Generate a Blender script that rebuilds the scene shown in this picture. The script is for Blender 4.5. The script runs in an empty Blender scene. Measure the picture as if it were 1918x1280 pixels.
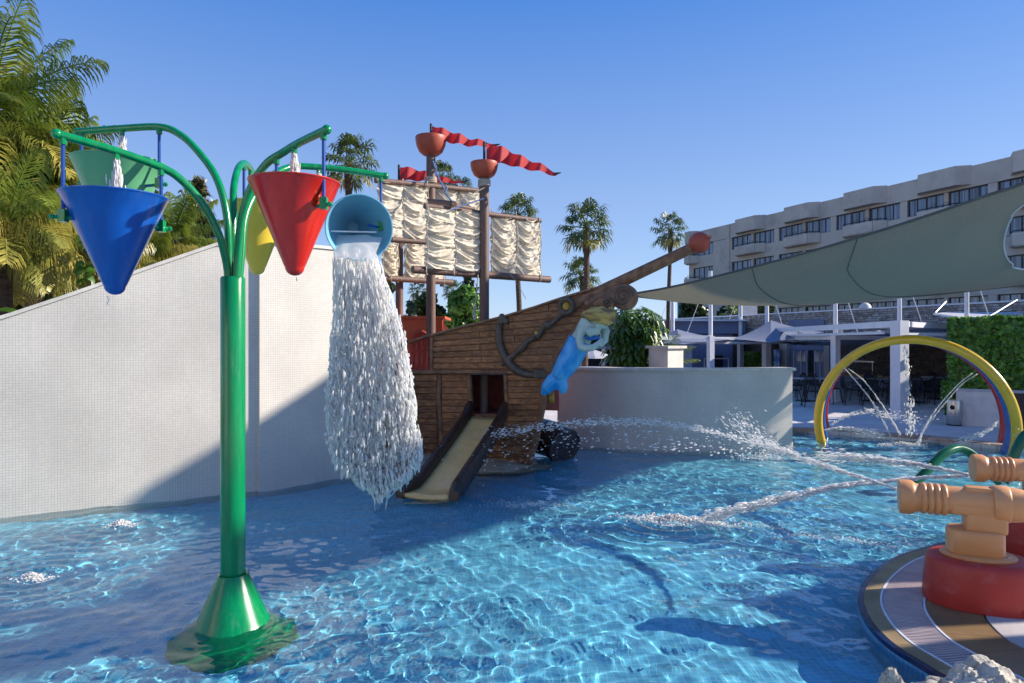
import bpy, bmesh, math, random
import numpy as np
from mathutils import Vector, Matrix, noise
from mathutils.geometry import tessellate_polygon
R = math.radians
PI = math.pi
random.seed(7)
rng = np.random.default_rng(7)
sc = bpy.context.scene
COL = sc.collection

# ------------------------------------------------------------------ camera, world, sun
H = 2.0            # eye height above the water
F = 1279.0         # focal length of the photograph in its own pixels
cam = bpy.data.cameras.new('camera')
camo = bpy.data.objects.new('camera', cam)
COL.objects.link(camo)
sc.camera = camo
cam.sensor_width = 36
cam.lens = 24.0
cam.clip_end = 3000
camo.location = (0, 0, H)
camo.rotation_euler = (PI/2, 0, 0)

SUN_EL = 27.0
SUN_DIR = Vector((1, 0.09, 0)).normalized()
SUN = Vector((SUN_DIR.x*math.cos(R(SUN_EL)), SUN_DIR.y*math.cos(R(SUN_EL)), math.sin(R(SUN_EL))))
world = bpy.data.worlds.new('World')
sc.world = world
world.use_nodes = True
wn = world.node_tree
bg = wn.nodes['Background']
sky = wn.nodes.new('ShaderNodeTexSky')
sky.sky_type = 'NISHITA'
sky.sun_disc = False
sky.sun_elevation = R(SUN_EL)
sky.sun_rotation = R(85)
sky.altitude = 50
sky.air_density = 1.0
sky.dust_density = 0.0
sky.ozone_density = 3.0
hsv = wn.nodes.new('ShaderNodeHueSaturation'); hsv.inputs['Saturation'].default_value = 1.12
hsv.inputs['Hue'].default_value = .509
wbn = wn.nodes.new('ShaderNodeMix'); wbn.data_type = 'RGBA'; wbn.blend_type = 'MULTIPLY'; wbn.inputs[0].default_value = 1; wbn.inputs[7].default_value = (1.06, .98, .95, 1)
wn.links.new(sky.outputs[0], hsv.inputs['Color'])
wn.links.new(hsv.outputs[0], wbn.inputs[6])
# the photograph's clear-day gradient, the same all the way round the horizon
wtc = wn.nodes.new('ShaderNodeTexCoord'); wsp = wn.nodes.new('ShaderNodeSeparateXYZ'); wcr = wn.nodes.new('ShaderNodeValToRGB')
wn.links.new(wtc.outputs['Generated'], wsp.inputs[0]); wn.links.new(wsp.outputs['Z'], wcr.inputs[0])
wcr.color_ramp.elements[0].position = 0.0; wcr.color_ramp.elements[0].color = (.32, .48, .78, 1)
wcr.color_ramp.elements[1].position = 1.0; wcr.color_ramp.elements[1].color = (.035, .15, .50, 1)
e_ = wcr.color_ramp.elements.new(.2); e_.color = (.25, .385, .68, 1)
e_ = wcr.color_ramp.elements.new(.45); e_.color = (.054, .216, .64, 1)
wmx = wn.nodes.new('ShaderNodeMix'); wmx.data_type = 'RGBA'; wmx.inputs[0].default_value = .8
wsc = wn.nodes.new('ShaderNodeMix'); wsc.data_type = 'RGBA'; wsc.blend_type = 'MULTIPLY'; wsc.inputs[0].default_value = 1; wsc.inputs[7].default_value = (3.4, 3.45, 3.55, 1)
wn.links.new(wcr.outputs[0], wsc.inputs[6]); wn.links.new(wbn.outputs[2], wmx.inputs[6]); wn.links.new(wsc.outputs[2], wmx.inputs[7])
wn.links.new(wmx.outputs[2], bg.inputs[0])
bg.inputs[1].default_value = 0.145
sun = bpy.data.lights.new('sun', 'SUN')
sun.energy = 3.8
sun.angle = R(0.5)
sun.color = (1.0, 0.90, 0.77)
sun.cycles.is_caustics_light = True
suno = bpy.data.objects.new('sun', sun)
COL.objects.link(suno)
suno.rotation_euler = SUN.to_track_quat('Z', 'Y').to_euler()
vs = sc.view_settings
vs.view_transform = 'Standard'
vs.look = 'None'
vs.gamma = 1
vs.use_curve_mapping = False
vs.exposure = 1.07
sc.render.engine = 'CYCLES'
cy = sc.cycles
cy.use_denoising = True
cy.max_bounces = 10
cy.transparent_max_bounces = 16
cy.sample_clamp_indirect = 5
cy.caustics_reflective = False
cy.blur_glossy = 0.3

# ------------------------------------------------------------------ helpers
def W(px, py, Y):
    return Vector(((px-959)/F*Y, Y, H+(640-py)/F*Y))
def G(px, py, z=0.0):
    return W(px, py, (H-z)*F/(py-640))
def lerp(a, b, t): return a+(b-a)*t
def interp(x, xs, ys): return float(np.interp(x, xs, ys))

def tag(o, label=None, cat=None, group=None, kind=None):
    if label: o['label'] = label
    if cat: o['category'] = cat
    if group: o['group'] = group
    if kind: o['kind'] = kind
    return o
def empty(name, loc=(0, 0, 0), label=None, cat=None, group=None):
    o = bpy.data.objects.new(name, None)
    COL.objects.link(o)
    o.location = loc
    o.empty_display_size = 0.1
    return tag(o, label, cat, group)
def origin(o):
    v = Vector((0, 0, 0))
    while o is not None:
        v += Vector(o.location)
        o = o.parent
    return v
def kids(o):
    return [c for c in KIDS.get(o.name, [])]
KIDS = {}
def link(o, parent=None):
    COL.objects.link(o)
    if parent is not None:
        o.parent = parent
        KIDS.setdefault(parent.name, []).append(o)
    return o
def copy_tree(o, parent=None):
    c = o.copy()
    link(c, parent)
    for k in list(KIDS.get(o.name, [])):
        copy_tree(k, c)
    return c
def place(proto, first, loc, rz=0, s=1.0, label=None):
    o = proto if first else copy_tree(proto)
    o.location = loc
    o.rotation_euler = (0, 0, rz)
    o.scale = (s, s, s) if not isinstance(s, tuple) else s
    if label: o['label'] = label
    return o

class MB:
    def __init__(s):
        s.v = []; s.f = []; s.uv = {}
    def add(s, vs_, fs):
        b = len(s.v)
        s.v.extend([tuple(v) for v in vs_])
        for f in fs: s.f.append(tuple(i+b for i in f))
        return b
    def box(s, c, d, rz=0, M=None):
        x, y, z = d[0]/2, d[1]/2, d[2]/2
        P = [Vector((i*x, j*y, k*z)) for k in (-1, 1) for j in (-1, 1) for i in (-1, 1)]
        if rz:
            Q = Matrix.Rotation(rz, 3, 'Z'); P = [Q @ p for p in P]
        if M is not None: P = [M @ p for p in P]
        c = Vector(c)
        s.add([p+c for p in P], [(0, 2, 3, 1), (4, 5, 7, 6), (0, 1, 5, 4), (2, 6, 7, 3), (0, 4, 6, 2), (1, 3, 7, 5)])
        return s
    def beam(s, a, b, w, h, up=Vector((0, 0, 1))):
        a = Vector(a); b = Vector(b); d = (b-a)
        L = d.length
        if L < 1e-6: return s
        d.normalize()
        x = d.cross(up)
        if x.length < 1e-4: x = d.cross(Vector((0, 1, 0)))
        x.normalize(); z = x.cross(d)
        P = []
        for q in (a, b):
            for (i, k) in ((-1, -1), (1, -1), (1, 1), (-1, 1)):
                P.append(q+x*(i*w/2)+z*(k*h/2))
        s.add(P, [(0, 1, 2, 3), (7, 6, 5, 4), (0, 4, 5, 1), (1, 5, 6, 2), (2, 6, 7, 3), (3, 7, 4, 0)])
        return s
    def tube(s, pts, r, n=12, caps=True, closed=False):
        pts = [Vector(p) for p in pts]
        m = len(pts)
        rr = r if isinstance(r, (list, tuple)) else [r]*m
        rings = []
        prev = None
        for i, p in enumerate(pts):
            a = pts[(i-1) % m] if (i > 0 or closed) else p
            b = pts[(i+1) % m] if (i < m-1 or closed) else p
            t = (b-a).normalized()
            if prev is None:
                u = t.orthogonal().normalized()
                if abs(t.z) < .95:
                    u = t.cross(Vector((0, 0, 1))).normalized()
            else:
                u = prev - t*prev.dot(t)
                if u.length < 1e-5: u = t.orthogonal()
                u.normalize()
            prev = u
            w = t.cross(u)
            rings.append([p+(u*math.cos(2*PI*k/n)+w*math.sin(2*PI*k/n))*rr[i] for k in range(n)])
        b0 = len(s.v)
        for q in rings: s.v.extend([tuple(x) for x in q])
        mm = m if closed else m-1
        for i in range(mm):
            i2 = (i+1) % m
            for k in range(n):
                k2 = (k+1) % n
                s.f.append((b0+i*n+k, b0+i*n+k2, b0+i2*n+k2, b0+i2*n+k))
        if caps and not closed:
            s.f.append(tuple(b0+k for k in reversed(range(n))))
            s.f.append(tuple(b0+(m-1)*n+k for k in range(n)))
        return s
    def lathe(s, prof, n=32, M=None, sy=1.0, ex=2.0):
        # profile of (radius, height) about z, placed by matrix M
        b0 = len(s.v)
        M = M or Matrix.Identity(4)
        for (r, z) in prof:
            for k in range(n):
                a = 2*PI*k/n
                c, q = math.cos(a), math.sin(a)
                if ex != 2.0:
                    c = math.copysign(abs(c)**(2/ex), c); q = math.copysign(abs(q)**(2/ex), q)
                s.v.append(tuple(M @ Vector((r*c, r*q*sy, z))))
        for i in range(len(prof)-1):
            for k in range(n):
                k2 = (k+1) % n
                s.f.append((b0+i*n+k, b0+i*n+k2, b0+(i+1)*n+k2, b0+(i+1)*n+k))
        if prof[0][0] > 1e-5: s.f.append(tuple(b0+k for k in reversed(range(n))))
        if prof[-1][0] > 1e-5: s.f.append(tuple(b0+(len(prof)-1)*n+k for k in range(n)))
        return s
    def sph(s, c, r, n=12, M=None):
        r3 = r if isinstance(r, (tuple, list)) else (r, r, r)
        c = Vector(c)
        prof = [(math.sin(PI*i/n), -math.cos(PI*i/n)) for i in range(n+1)]
        T = Matrix.Translation(c) @ (M.to_4x4() if M is not None else Matrix.Identity(4)) @ Matrix.Diagonal((r3[0], r3[1], r3[2], 1))
        prof[0] = (1e-4, -1); prof[-1] = (1e-4, 1)
        return s.lathe(prof, n*2, T)
    def poly(s, pts, z0, z1):
        # prism from an outline of (x, y)
        n = len(pts)
        top = [Vector((p[0], p[1], z1)) for p in pts]
        bot = [Vector((p[0], p[1], z0)) for p in pts]
        tri = tessellate_polygon([[Vector((p[0], p[1], 0)) for p in pts]])
        b = s.add(top+bot, [])
        for t in tri:
            a, c, d = t
            nrm = (Vector((*pts[c][:2], 0))-Vector((*pts[a][:2], 0))).cross(Vector((*pts[d][:2], 0))-Vector((*pts[a][:2], 0)))
            if nrm.z < 0: a, c, d = a, d, c
            s.f.append((b+a, b+c, b+d)); s.f.append((b+n+a, b+n+d, b+n+c))
        for i in range(n):
            j = (i+1) % n
            s.f.append((b+i, b+n+i, b+n+j, b+j))
        return s
    def grid(s, fn, nu, nv, closed=False):
        b = len(s.v)
        for j in range(nv+1):
            for i in range(nu+1):
                s.v.append(tuple(fn(i/nu, j/nv)))
        for j in range(nv):
            for i in range(nu):
                a = b+j*(nu+1)+i
                s.f.append((a, a+1, a+nu+2, a+nu+1))
        return s
    def build(s, name, mat, parent=None, smooth=True, angle=35, flip=False):
        me = bpy.data.meshes.new(name)
        o3 = origin(parent) if parent is not None else Vector((0, 0, 0))
        if o3.length > 0:
            vv = [(x-o3.x, y-o3.y, z-o3.z) for x, y, z in s.v]
        else: vv = s.v
        me.from_pydata(vv, [], s.f)
        if mat is not None: me.materials.append(mat)
        fix_normals(me)
        if smooth:
            me.shade_smooth()
            if angle < 180: me.set_sharp_from_angle(angle=R(angle))
        o = bpy.data.objects.new(name, me)
        link(o, parent)
        return o
def fix_normals(me):
    if len(me.polygons) > 60000: return
    bm = bmesh.new(); bm.from_mesh(me)
    bmesh.ops.recalc_face_normals(bm, faces=bm.faces)
    bm.to_mesh(me); bm.free()
def own_origin(o, loc):
    # move an object's origin to loc, leaving its shape where it is (top-level meshes)
    loc = Vector(loc)
    o.data.transform(Matrix.Translation(-loc)); o.location = loc
    return o

def mesh_np(name, V, Fc, mat, parent=None, smooth=True):
    V = np.asarray(V, dtype=np.float32); Fc = np.asarray(Fc, dtype=np.int32)
    if parent is not None:
        V = V - np.array(origin(parent), dtype=np.float32)
    me = bpy.data.meshes.new(name)
    me.vertices.add(len(V)); me.vertices.foreach_set('co', V.ravel())
    k = Fc.shape[1]
    me.loops.add(Fc.size); me.loops.foreach_set('vertex_index', Fc.ravel())
    me.polygons.add(len(Fc)); me.polygons.foreach_set('loop_start', np.arange(len(Fc), dtype=np.int32)*k)
    me.update(calc_edges=True)
    if smooth: me.shade_smooth()
    me.materials.append(mat)
    o = bpy.data.objects.new(name, me)
    return link(o, parent)
_t = (1+5**.5)/2
ICO_V = np.array([(-1, _t, 0), (1, _t, 0), (-1, -_t, 0), (1, -_t, 0), (0, -1, _t), (0, 1, _t), (0, -1, -_t), (0, 1, -_t), (_t, 0, -1), (_t, 0, 1), (-_t, 0, -1), (-_t, 0, 1)])/math.sqrt(1+_t*_t)
ICO_F = np.array([(0, 11, 5), (0, 5, 1), (0, 1, 7), (0, 7, 10), (0, 10, 11), (1, 5, 9), (5, 11, 4), (11, 10, 2), (10, 7, 6), (7, 1, 8), (3, 9, 4), (3, 4, 2), (3, 2, 6), (3, 6, 8), (3, 8, 9), (4, 9, 5), (2, 4, 11), (6, 2, 10), (8, 6, 7), (9, 8, 1)])
def drops(name, C, D, rad, length, mat, parent=None, wob=.35):
    """many small stretched drops: centres C, unit directions D, radii, half lengths"""
    C = np.asarray(C, float); D = np.asarray(D, float); n = len(C)
    D = D/np.linalg.norm(D, axis=1, keepdims=True)
    A = np.cross(D, np.array([.3, .2, .93])); A /= np.linalg.norm(A, axis=1, keepdims=True)+1e-9
    B = np.cross(D, A)
    rad = np.broadcast_to(rad, (n,)); length = np.broadcast_to(length, (n,))
    jit = 1+wob*(rng.random((n, 12))-.5)*2
    asp = 1-.4*rng.random((n, 1))
    V = (C[:, None, :] + A[:, None, :]*(ICO_V[None, :, 0]*rad[:, None]*jit)[..., None]
         + B[:, None, :]*(ICO_V[None, :, 1]*rad[:, None]*asp*jit)[..., None]
         + D[:, None, :]*(ICO_V[None, :, 2]*length[:, None]*jit)[..., None])
    Fc = (ICO_F[None]+12*np.arange(n)[:, None, None]).reshape(-1, 3)
    return mesh_np(name, V.reshape(-1, 3), Fc, mat, parent)

# ------------------------------------------------------------------ materials
MATS = {}
def nodes(name):
    m = bpy.data.materials.new(name); m.use_nodes = True
    nt = m.node_tree
    return m, nt, nt.nodes['Principled BSDF'], nt.nodes['Material Output']
def rgba(c): return (c[0], c[1], c[2], 1)
def mat(name, c, c2=None, rough=.5, metal=0, scale=6, detail=6, bump=0, bscale=30, bdist=.01, stretch=(1, 1, 1),
        lo=.35, hi=.65, coat=0, spec=.5, transl=0, rvar=0, c3=None, s3=2.0, lo3=.5, hi3=.62):
    m, nt, p, out = nodes(name)
    N, L = nt.nodes, nt.links
    p.inputs['Roughness'].default_value = rough
    p.inputs['Metallic'].default_value = metal
    p.inputs['Coat Weight'].default_value = coat
    p.inputs['Specular IOR Level'].default_value = spec
    tc = N.new('ShaderNodeTexCoord'); mp = N.new('ShaderNodeMapping'); mp.inputs['Scale'].default_value = stretch
    L.new(tc.outputs['Object'], mp.inputs[0])
    c2 = c2 or tuple(x*.8 for x in c)
    no = N.new('ShaderNodeTexNoise'); no.inputs['Scale'].default_value = scale; no.inputs['Detail'].default_value = detail
    L.new(mp.outputs[0], no.inputs['Vector'])
    cr = N.new('ShaderNodeValToRGB'); cr.color_ramp.elements[0].position = lo; cr.color_ramp.elements[1].position = hi
    cr.color_ramp.elements[0].color = rgba(c2); cr.color_ramp.elements[1].color = rgba(c)
    L.new(no.outputs[0], cr.inputs[0])
    last = cr.outputs[0]
    if c3:
        n3 = N.new('ShaderNodeTexNoise'); n3.inputs['Scale'].default_value = s3; n3.inputs['Detail'].default_value = 8
        n3.inputs['Roughness'].default_value = .7
        L.new(mp.outputs[0], n3.inputs['Vector'])
        r3 = N.new('ShaderNodeMapRange'); r3.inputs[1].default_value = lo3; r3.inputs[2].default_value = hi3
        L.new(n3.outputs[0], r3.inputs[0])
        mx = N.new('ShaderNodeMix'); mx.data_type = 'RGBA'
        L.new(r3.outputs[0], mx.inputs[0]); L.new(last, mx.inputs[6]); mx.inputs[7].default_value = rgba(c3)
        last = mx.outputs[2]
    if rvar:
        oi = N.new('ShaderNodeObjectInfo'); hs = N.new('ShaderNodeHueSaturation')
        mr = N.new('ShaderNodeMapRange'); mr.inputs[3].default_value = 1-rvar; mr.inputs[4].default_value = 1+rvar
        L.new(oi.outputs['Random'], mr.inputs[0]); L.new(mr.outputs[0], hs.inputs['Value']); L.new(last, hs.inputs['Color'])
        last = hs.outputs[0]
    L.new(last, p.inputs['Base Color'])
    if bump:
        nb = N.new('ShaderNodeTexNoise'); nb.inputs['Scale'].default_value = bscale; nb.inputs['Detail'].default_value = 6
        L.new(mp.outputs[0], nb.inputs['Vector'])
        bp = N.new('ShaderNodeBump'); bp.inputs['Strength'].default_value = bump; bp.inputs['Distance'].default_value = bdist
        L.new(nb.outputs[0], bp.inputs['Height']); L.new(bp.outputs[0], p.inputs['Normal'])
    if transl:
        tr = N.new('ShaderNodeBsdfTranslucent'); ms = N.new('ShaderNodeMixShader'); ms.inputs[0].default_value = transl
        L.new(last, tr.inputs[0]); L.new(p.outputs[0], ms.inputs[1]); L.new(tr.outputs[0], ms.inputs[2]); L.new(ms.outputs[0], out.inputs[0])
    MATS[name] = m
    return m

def tile_mat(name, tile, grout, w, coord='UV', var=.12, rough=.35, mortar=.08, bump=.35, scale2=1.2, stain=None, h=None, offset=0.0, bdist=.003):
    """square mosaic: brick texture with no offset; colours, relief of the joints and slight soiling"""
    m, nt, p, out = nodes(name)
    N, L = nt.nodes, nt.links
    tc = N.new('ShaderNodeTexCoord')
    b = N.new('ShaderNodeTexBrick'); b.offset = offset; b.squash = 1
    b.inputs['Scale'].default_value = 1
    b.inputs['Brick Width'].default_value = w; b.inputs['Row Height'].default_value = h or w
    b.inputs['Mortar Size'].default_value = w*mortar; b.inputs['Mortar Smooth'].default_value = .3
    b.inputs['Color1'].default_value = rgba(tile); b.inputs['Color2'].default_value = rgba(tuple(max(0, x*(1-var)) for x in tile))
    b.inputs['Mortar'].default_value = rgba(grout)
    L.new(tc.outputs[coord], b.inputs['Vector'])
    no = N.new('ShaderNodeTexNoise'); no.inputs['Scale'].default_value = scale2; no.inputs['Detail'].default_value = 7
    L.new(tc.outputs[coord], no.inputs['Vector'])
    mr = N.new('ShaderNodeMapRange'); mr.inputs[1].default_value = .3; mr.inputs[2].default_value = .7
    mr.inputs[3].default_value = .86; mr.inputs[4].default_value = 1.04
    L.new(no.outputs[0], mr.inputs[0])
    hs = N.new('ShaderNodeHueSaturation'); L.new(mr.outputs[0], hs.inputs['Value']); L.new(b.outputs[0], hs.inputs['Color'])
    last = hs.outputs[0]
    if stain:
        sx = N.new('ShaderNodeMapping'); sx.inputs['Scale'].default_value = (6, .5, 1)
        L.new(tc.outputs[coord], sx.inputs[0])
        n2 = N.new('ShaderNodeTexNoise'); n2.inputs['Scale'].default_value = 1.0; n2.inputs['Detail'].default_value = 5
        L.new(sx.outputs[0], n2.inputs['Vector'])
        m2 = N.new('ShaderNodeMapRange'); m2.inputs[1].default_value = .55; m2.inputs[2].default_value = .75; m2.inputs[4].default_value = .4
        L.new(n2.outputs[0], m2.inputs[0])
        mx = N.new('ShaderNodeMix'); mx.data_type = 'RGBA'
        L.new(m2.outputs[0], mx.inputs[0]); L.new(last, mx.inputs[6]); mx.inputs[7].default_value = rgba(stain)
        last = mx.outputs[2]
    L.new(last, p.inputs['Base Color'])
    p.inputs['Roughness'].default_value = rough
    bp = N.new('ShaderNodeBump'); bp.inputs['Strength'].default_value = bump; bp.inputs['Distance'].default_value = bdist
    bp.invert = True
    L.new(b.outputs['Fac'], bp.inputs['Height']); L.new(bp.outputs[0], p.inputs['Normal'])
    MATS[name] = m
    return m

def wood_mat(name, c, c2, c3, rough=.6, axis=(1, 8, 8), bump=.5):
    return mat(name, c, c2, rough=rough, scale=3.5, stretch=axis, bump=bump, bscale=9, bdist=.012, c3=c3, s3=1.8, lo3=.52, hi3=.68, rvar=.22, detail=8)

M_GREEN = mat('green_gloss_paint', (.0, .25, .078), (.0, .19, .058), rough=.2, coat=.15, bump=.14, bscale=90, bdist=.003, scale=4, stretch=(6, 6, .8), c3=(.07, .3, .15), s3=2.2, lo3=.56, hi3=.8)
M_CONE = {
    'blue': mat('blue_bucket_paint', (.004, .085, .42), (.004, .07, .36), rough=.22, coat=.25, bump=.1, bscale=60, bdist=.003, scale=3, stretch=(5, 5, .7), c3=(.05, .16, .47), s3=2.2, lo3=.56, hi3=.8),
    'red': mat('red_bucket_paint', (.62, .02, .008), (.5, .014, .006), rough=.22, coat=.25, bump=.12, bscale=60, bdist=.003, scale=3, stretch=(5, 5, .7), c3=(.64, .09, .06), s3=2.2, lo3=.56, hi3=.8),
    'yellow': mat('yellow_bucket_paint', (.85, .6, .06), (.78, .53, .04), rough=.3, coat=.2, scale=3),
    'green': mat('pale_green_bucket_paint', (.12, .38, .19), (.1, .33, .165), rough=.35, coat=.1, scale=3),
    'light': mat('pale_blue_bucket_paint', (.2, .5, .66), (.17, .44, .6), rough=.3, coat=.2, scale=3)}
M_ROD = mat('blue_rod_paint', (.01, .07, .33), rough=.3)
M_WHITE = mat('white_render', (.72, .7, .66), (.62, .6, .56), rough=.7, bump=.15, bscale=40)
M_POST = mat('white_steel', (.74, .75, .78), (.68, .69, .72), rough=.4)
M_COPE = mat('wall_coping_stone', (.68, .65, .59), (.55, .52, .46), rough=.7, bump=.2, bscale=40)
M_MOSW = tile_mat('white_mosaic', (.69, .65, .585), (.46, .43, .385), .031, var=.07, rough=.3, mortar=.075, stain=(.5, .49, .46))
M_POOL = tile_mat('blue_pool_mosaic', (.17, .66, .90), (.40, .80, .93), .05, coord='Object', var=.22, rough=.4, mortar=.05, bump=.2, scale2=.5)
M_POOLW = tile_mat('blue_pool_wall_mosaic', (.08, .3, .55), (.2, .45, .6), .04, coord='UV', var=.2, rough=.4, mortar=.06)
M_WOOD = wood_mat('ship_plank_wood', (.38, .17, .075), (.17, .07, .03), (.58, .25, .08))
M_WOODD = mat('dark_ship_wood', (.32, .165, .085), (.16, .08, .042), rough=.65, scale=10, bump=.4, bscale=25, c3=(.2, .1, .05), s3=4, lo3=.58, hi3=.7)
M_WOODP = mat('brown_mast_paint', (.17, .1, .078), (.12, .07, .055), rough=.6, scale=7, stretch=(3, 3, .5), bump=.2, bscale=30)
M_SLIDEW = mat('slide_rim_brown', (.055, .028, .02), (.03, .016, .012), rough=.3, scale=8, bump=.5, bscale=14, bdist=.02)
M_BED = mat('slide_bed_yellow', (.8, .53, .2), (.68, .43, .16), rough=.3, scale=5, coat=.3)
M_IRON = mat('anchor_brown_grey', (.13, .09, .062), (.08, .055, .04), rough=.45, scale=12, bump=.3, bscale=40)
M_GOLD = mat('yellow_boss_paint', (.62, .38, .05), (.5, .28, .03), rough=.35)
M_REDW = mat('red_wall_paint', (.62, .17, .14), (.5, .12, .1), rough=.7, bump=.4, bscale=8)
M_ORANGE = mat('orange_wall_paint', (.62, .11, .035), (.52, .085, .025), rough=.55, scale=3)
M_REDP = mat('red_baluster_paint', (.5, .06, .035), (.38, .04, .025), rough=.4)
M_BOWL = mat('terracotta_bowl', (.42, .075, .035), (.33, .055, .028), rough=.5, scale=5, bump=.1)
M_FLAG = mat('red_flag_cloth', (.55, .03, .04), (.48, .025, .033), rough=.6, transl=.25)
M_BLACK = mat('black_paint', (.02, .02, .022), rough=.5)
M_CANVAS = mat('cream_canvas', (.77, .71, .59), (.7, .63, .5), rough=.85, scale=3, bump=.25, bscale=25, transl=.2)
M_ROPE = mat('pale_rope', (.5, .44, .36), (.36, .31, .25), rough=.9, bump=.5, bscale=120)
M_ROPEB = mat('blue_rope', (.12, .22, .42), rough=.8)
M_PAD = mat('sandy_rock_pad', (.55, .44, .31), (.36, .28, .2), rough=.85, scale=5, bump=.6, bscale=9, bdist=.03)
M_BLUETAIL = mat('mermaid_tail_blue', (.012, .3, .76), (.09, .47, .84), rough=.35, scale=7, lo=.4, hi=.62, stretch=(1, 1, .6), bump=.4, bscale=10, bdist=.02)
M_SKIN = mat('mermaid_pale_green', (.5, .63, .55), (.42, .55, .48), rough=.3, scale=5)
M_HAIR = mat('mermaid_hair', (.58, .4, .1), (.22, .13, .05), rough=.5, scale=3, stretch=(1.5, 1, 5), lo=.42, hi=.55, bump=.5, bscale=9, bdist=.02)
M_BRA = mat('mermaid_top_blue', (.01, .16, .5), rough=.35)
M_REDPED = mat('red_pedestal_paint', (.52, .045, .032), (.4, .034, .024), rough=.45, scale=2.5, bump=.25, bscale=60, bdist=.004, c3=(.42, .12, .1), s3=6, lo3=.55, hi3=.75)
M_CANNON = mat('tan_cannon_plastic', (.78, .37, .15), (.7, .31, .115), rough=.36, scale=3, bump=.06, bscale=50, bdist=.003)
M_DECKTAN = mat('tan_deck_stone', (.3, .19, .085), (.2, .125, .055), rough=.45, scale=3, bump=.2, bscale=30, rvar=.12)
M_COPETAN = mat('tan_coping', (.38, .27, .13), (.26, .18, .085), rough=.5, scale=4, bump=.2, bscale=40, rvar=.1)
M_DBLUE = mat('dark_blue_tile', (.008, .02, .09), (.006, .014, .06), rough=.2, rvar=.2)
M_GRATE = mat('white_plastic_grating', (.56, .46, .45), (.46, .38, .38), rough=.5, rvar=.08)
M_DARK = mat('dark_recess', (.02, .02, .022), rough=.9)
M_CONC = mat('grey_concrete_slab', (.52, .48, .45), (.42, .38, .36), rough=.8, scale=2, bump=.2, bscale=60)
M_ROCK = mat('grey_rock', (.56, .51, .42), (.28, .25, .2), rough=.85, scale=7, bump=.9, bscale=14, bdist=.03, lo=.3, hi=.6)
M_PATIO = tile_mat('patio_pavers', (.72, .67, .63), (.48, .44, .41), .45, coord='Object', var=.15, rough=.7, mortar=.02, h=.3, offset=.5, bump=.3)
M_PCOPE = mat('pink_coping_stone', (.42, .31, .26), (.32, .23, .19), rough=.6, rvar=.12)
M_GROUND = mat('dry_ground', (.16, .14, .1), (.08, .09, .05), rough=.95, scale=.6)
M_HOTEL = mat('beige_concrete', (.62, .53, .43), (.52, .44, .36), rough=.8, scale=.5, bump=.15, bscale=8, c3=(.34, .29, .25), s3=.35, lo3=.52, hi3=.75, detail=8)
M_FRAME = mat('bronze_frame', (.045, .04, .038), rough=.5)
M_RAIL = mat('dark_handrail', (.03, .03, .032), rough=.5)
M_CHAIR = mat('dark_wicker', (.022, .024, .03), rough=.6)
M_TOP = mat('grey_table_top', (.42, .44, .48), rough=.35)
M_STEEL = mat('brushed_steel', (.6, .58, .54), (.5, .48, .45), metal=1, rough=.28, scale=4, stretch=(1, 1, 30))
M_YEL = mat('yellow_arch_paint', (.75, .5, .025), (.68, .43, .02), rough=.25, coat=.3)
M_BLU = mat('blue_arch_paint', (.015, .11, .45), rough=.25, coat=.3)
M_RED = mat('red_arch_paint', (.5, .02, .02), rough=.25, coat=.3)
M_DGREEN = mat('deep_green_pipe', (.005, .13, .045), rough=.2, coat=.4)
M_AWN = mat('grey_blue_awning', (.22, .25, .34), (.18, .21, .29), rough=.8, transl=.15)
M_KIOSK = mat('blue_grey_panel', (.17, .21, .33), (.14, .17, .27), rough=.6, scale=1)
M_PALE = mat('pale_grey_panel', (.5, .51, .54), rough=.7)
M_TURQ = mat('turquoise_net', (.05, .3, .27), rough=.6)
M_BROWNP = mat('brown_slatted_panel', (.07, .05, .04), (.05, .035, .03), rough=.7)

def leaf_mat(name, c, c2, rough=.4, transl=.3, scale=1.4, c3=None):
    m = mat(name, c, c2, rough=rough, scale=scale, detail=9, lo=.38, hi=.62, transl=transl, c3=c3, s3=3, lo3=.55, hi3=.7)
    return m
M_PALM = leaf_mat('feather_palm_leaf', (.24, .3, .04), (.07, .13, .02), c3=(.3, .25, .05))
M_PALMY = leaf_mat('yellowing_palm_leaf', (.48, .4, .08), (.2, .22, .04), transl=.25)
M_FAN = leaf_mat('fan_palm_leaf', (.15, .2, .04), (.045, .075, .018), transl=.22)
M_CONIF = leaf_mat('conifer_leaf', (.06, .09, .028), (.025, .045, .014), transl=.1)
M_CONIFY = leaf_mat('tawny_conifer_leaf', (.1, .085, .03), (.045, .055, .02), transl=.1)
M_TREE = leaf_mat('broad_tree_leaf', (.06, .1, .02), (.02, .042, .01), transl=.2)
M_BUSH = leaf_mat('umbrella_plant_leaf', (.13, .22, .025), (.03, .08, .012), transl=.25, rough=.25)
M_HEDGE = leaf_mat('hedge_leaf', (.2, .4, .05), (.07, .17, .025), transl=.25, scale=9, rough=.3)
M_BANANA = leaf_mat('banana_leaf', (.1, .22, .025), (.05, .13, .015), transl=.35, scale=5)
M_TRUNK = mat('palm_trunk_bark', (.13, .085, .06), (.07, .045, .032), rough=.9, scale=3, stretch=(1, 1, 6), bump=.9, bscale=6, bdist=.05)
M_BARK = mat('tree_bark', (.1, .075, .05), (.05, .038, .027), rough=.9, scale=6, bump=.8, bscale=12, bdist=.03)

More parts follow.
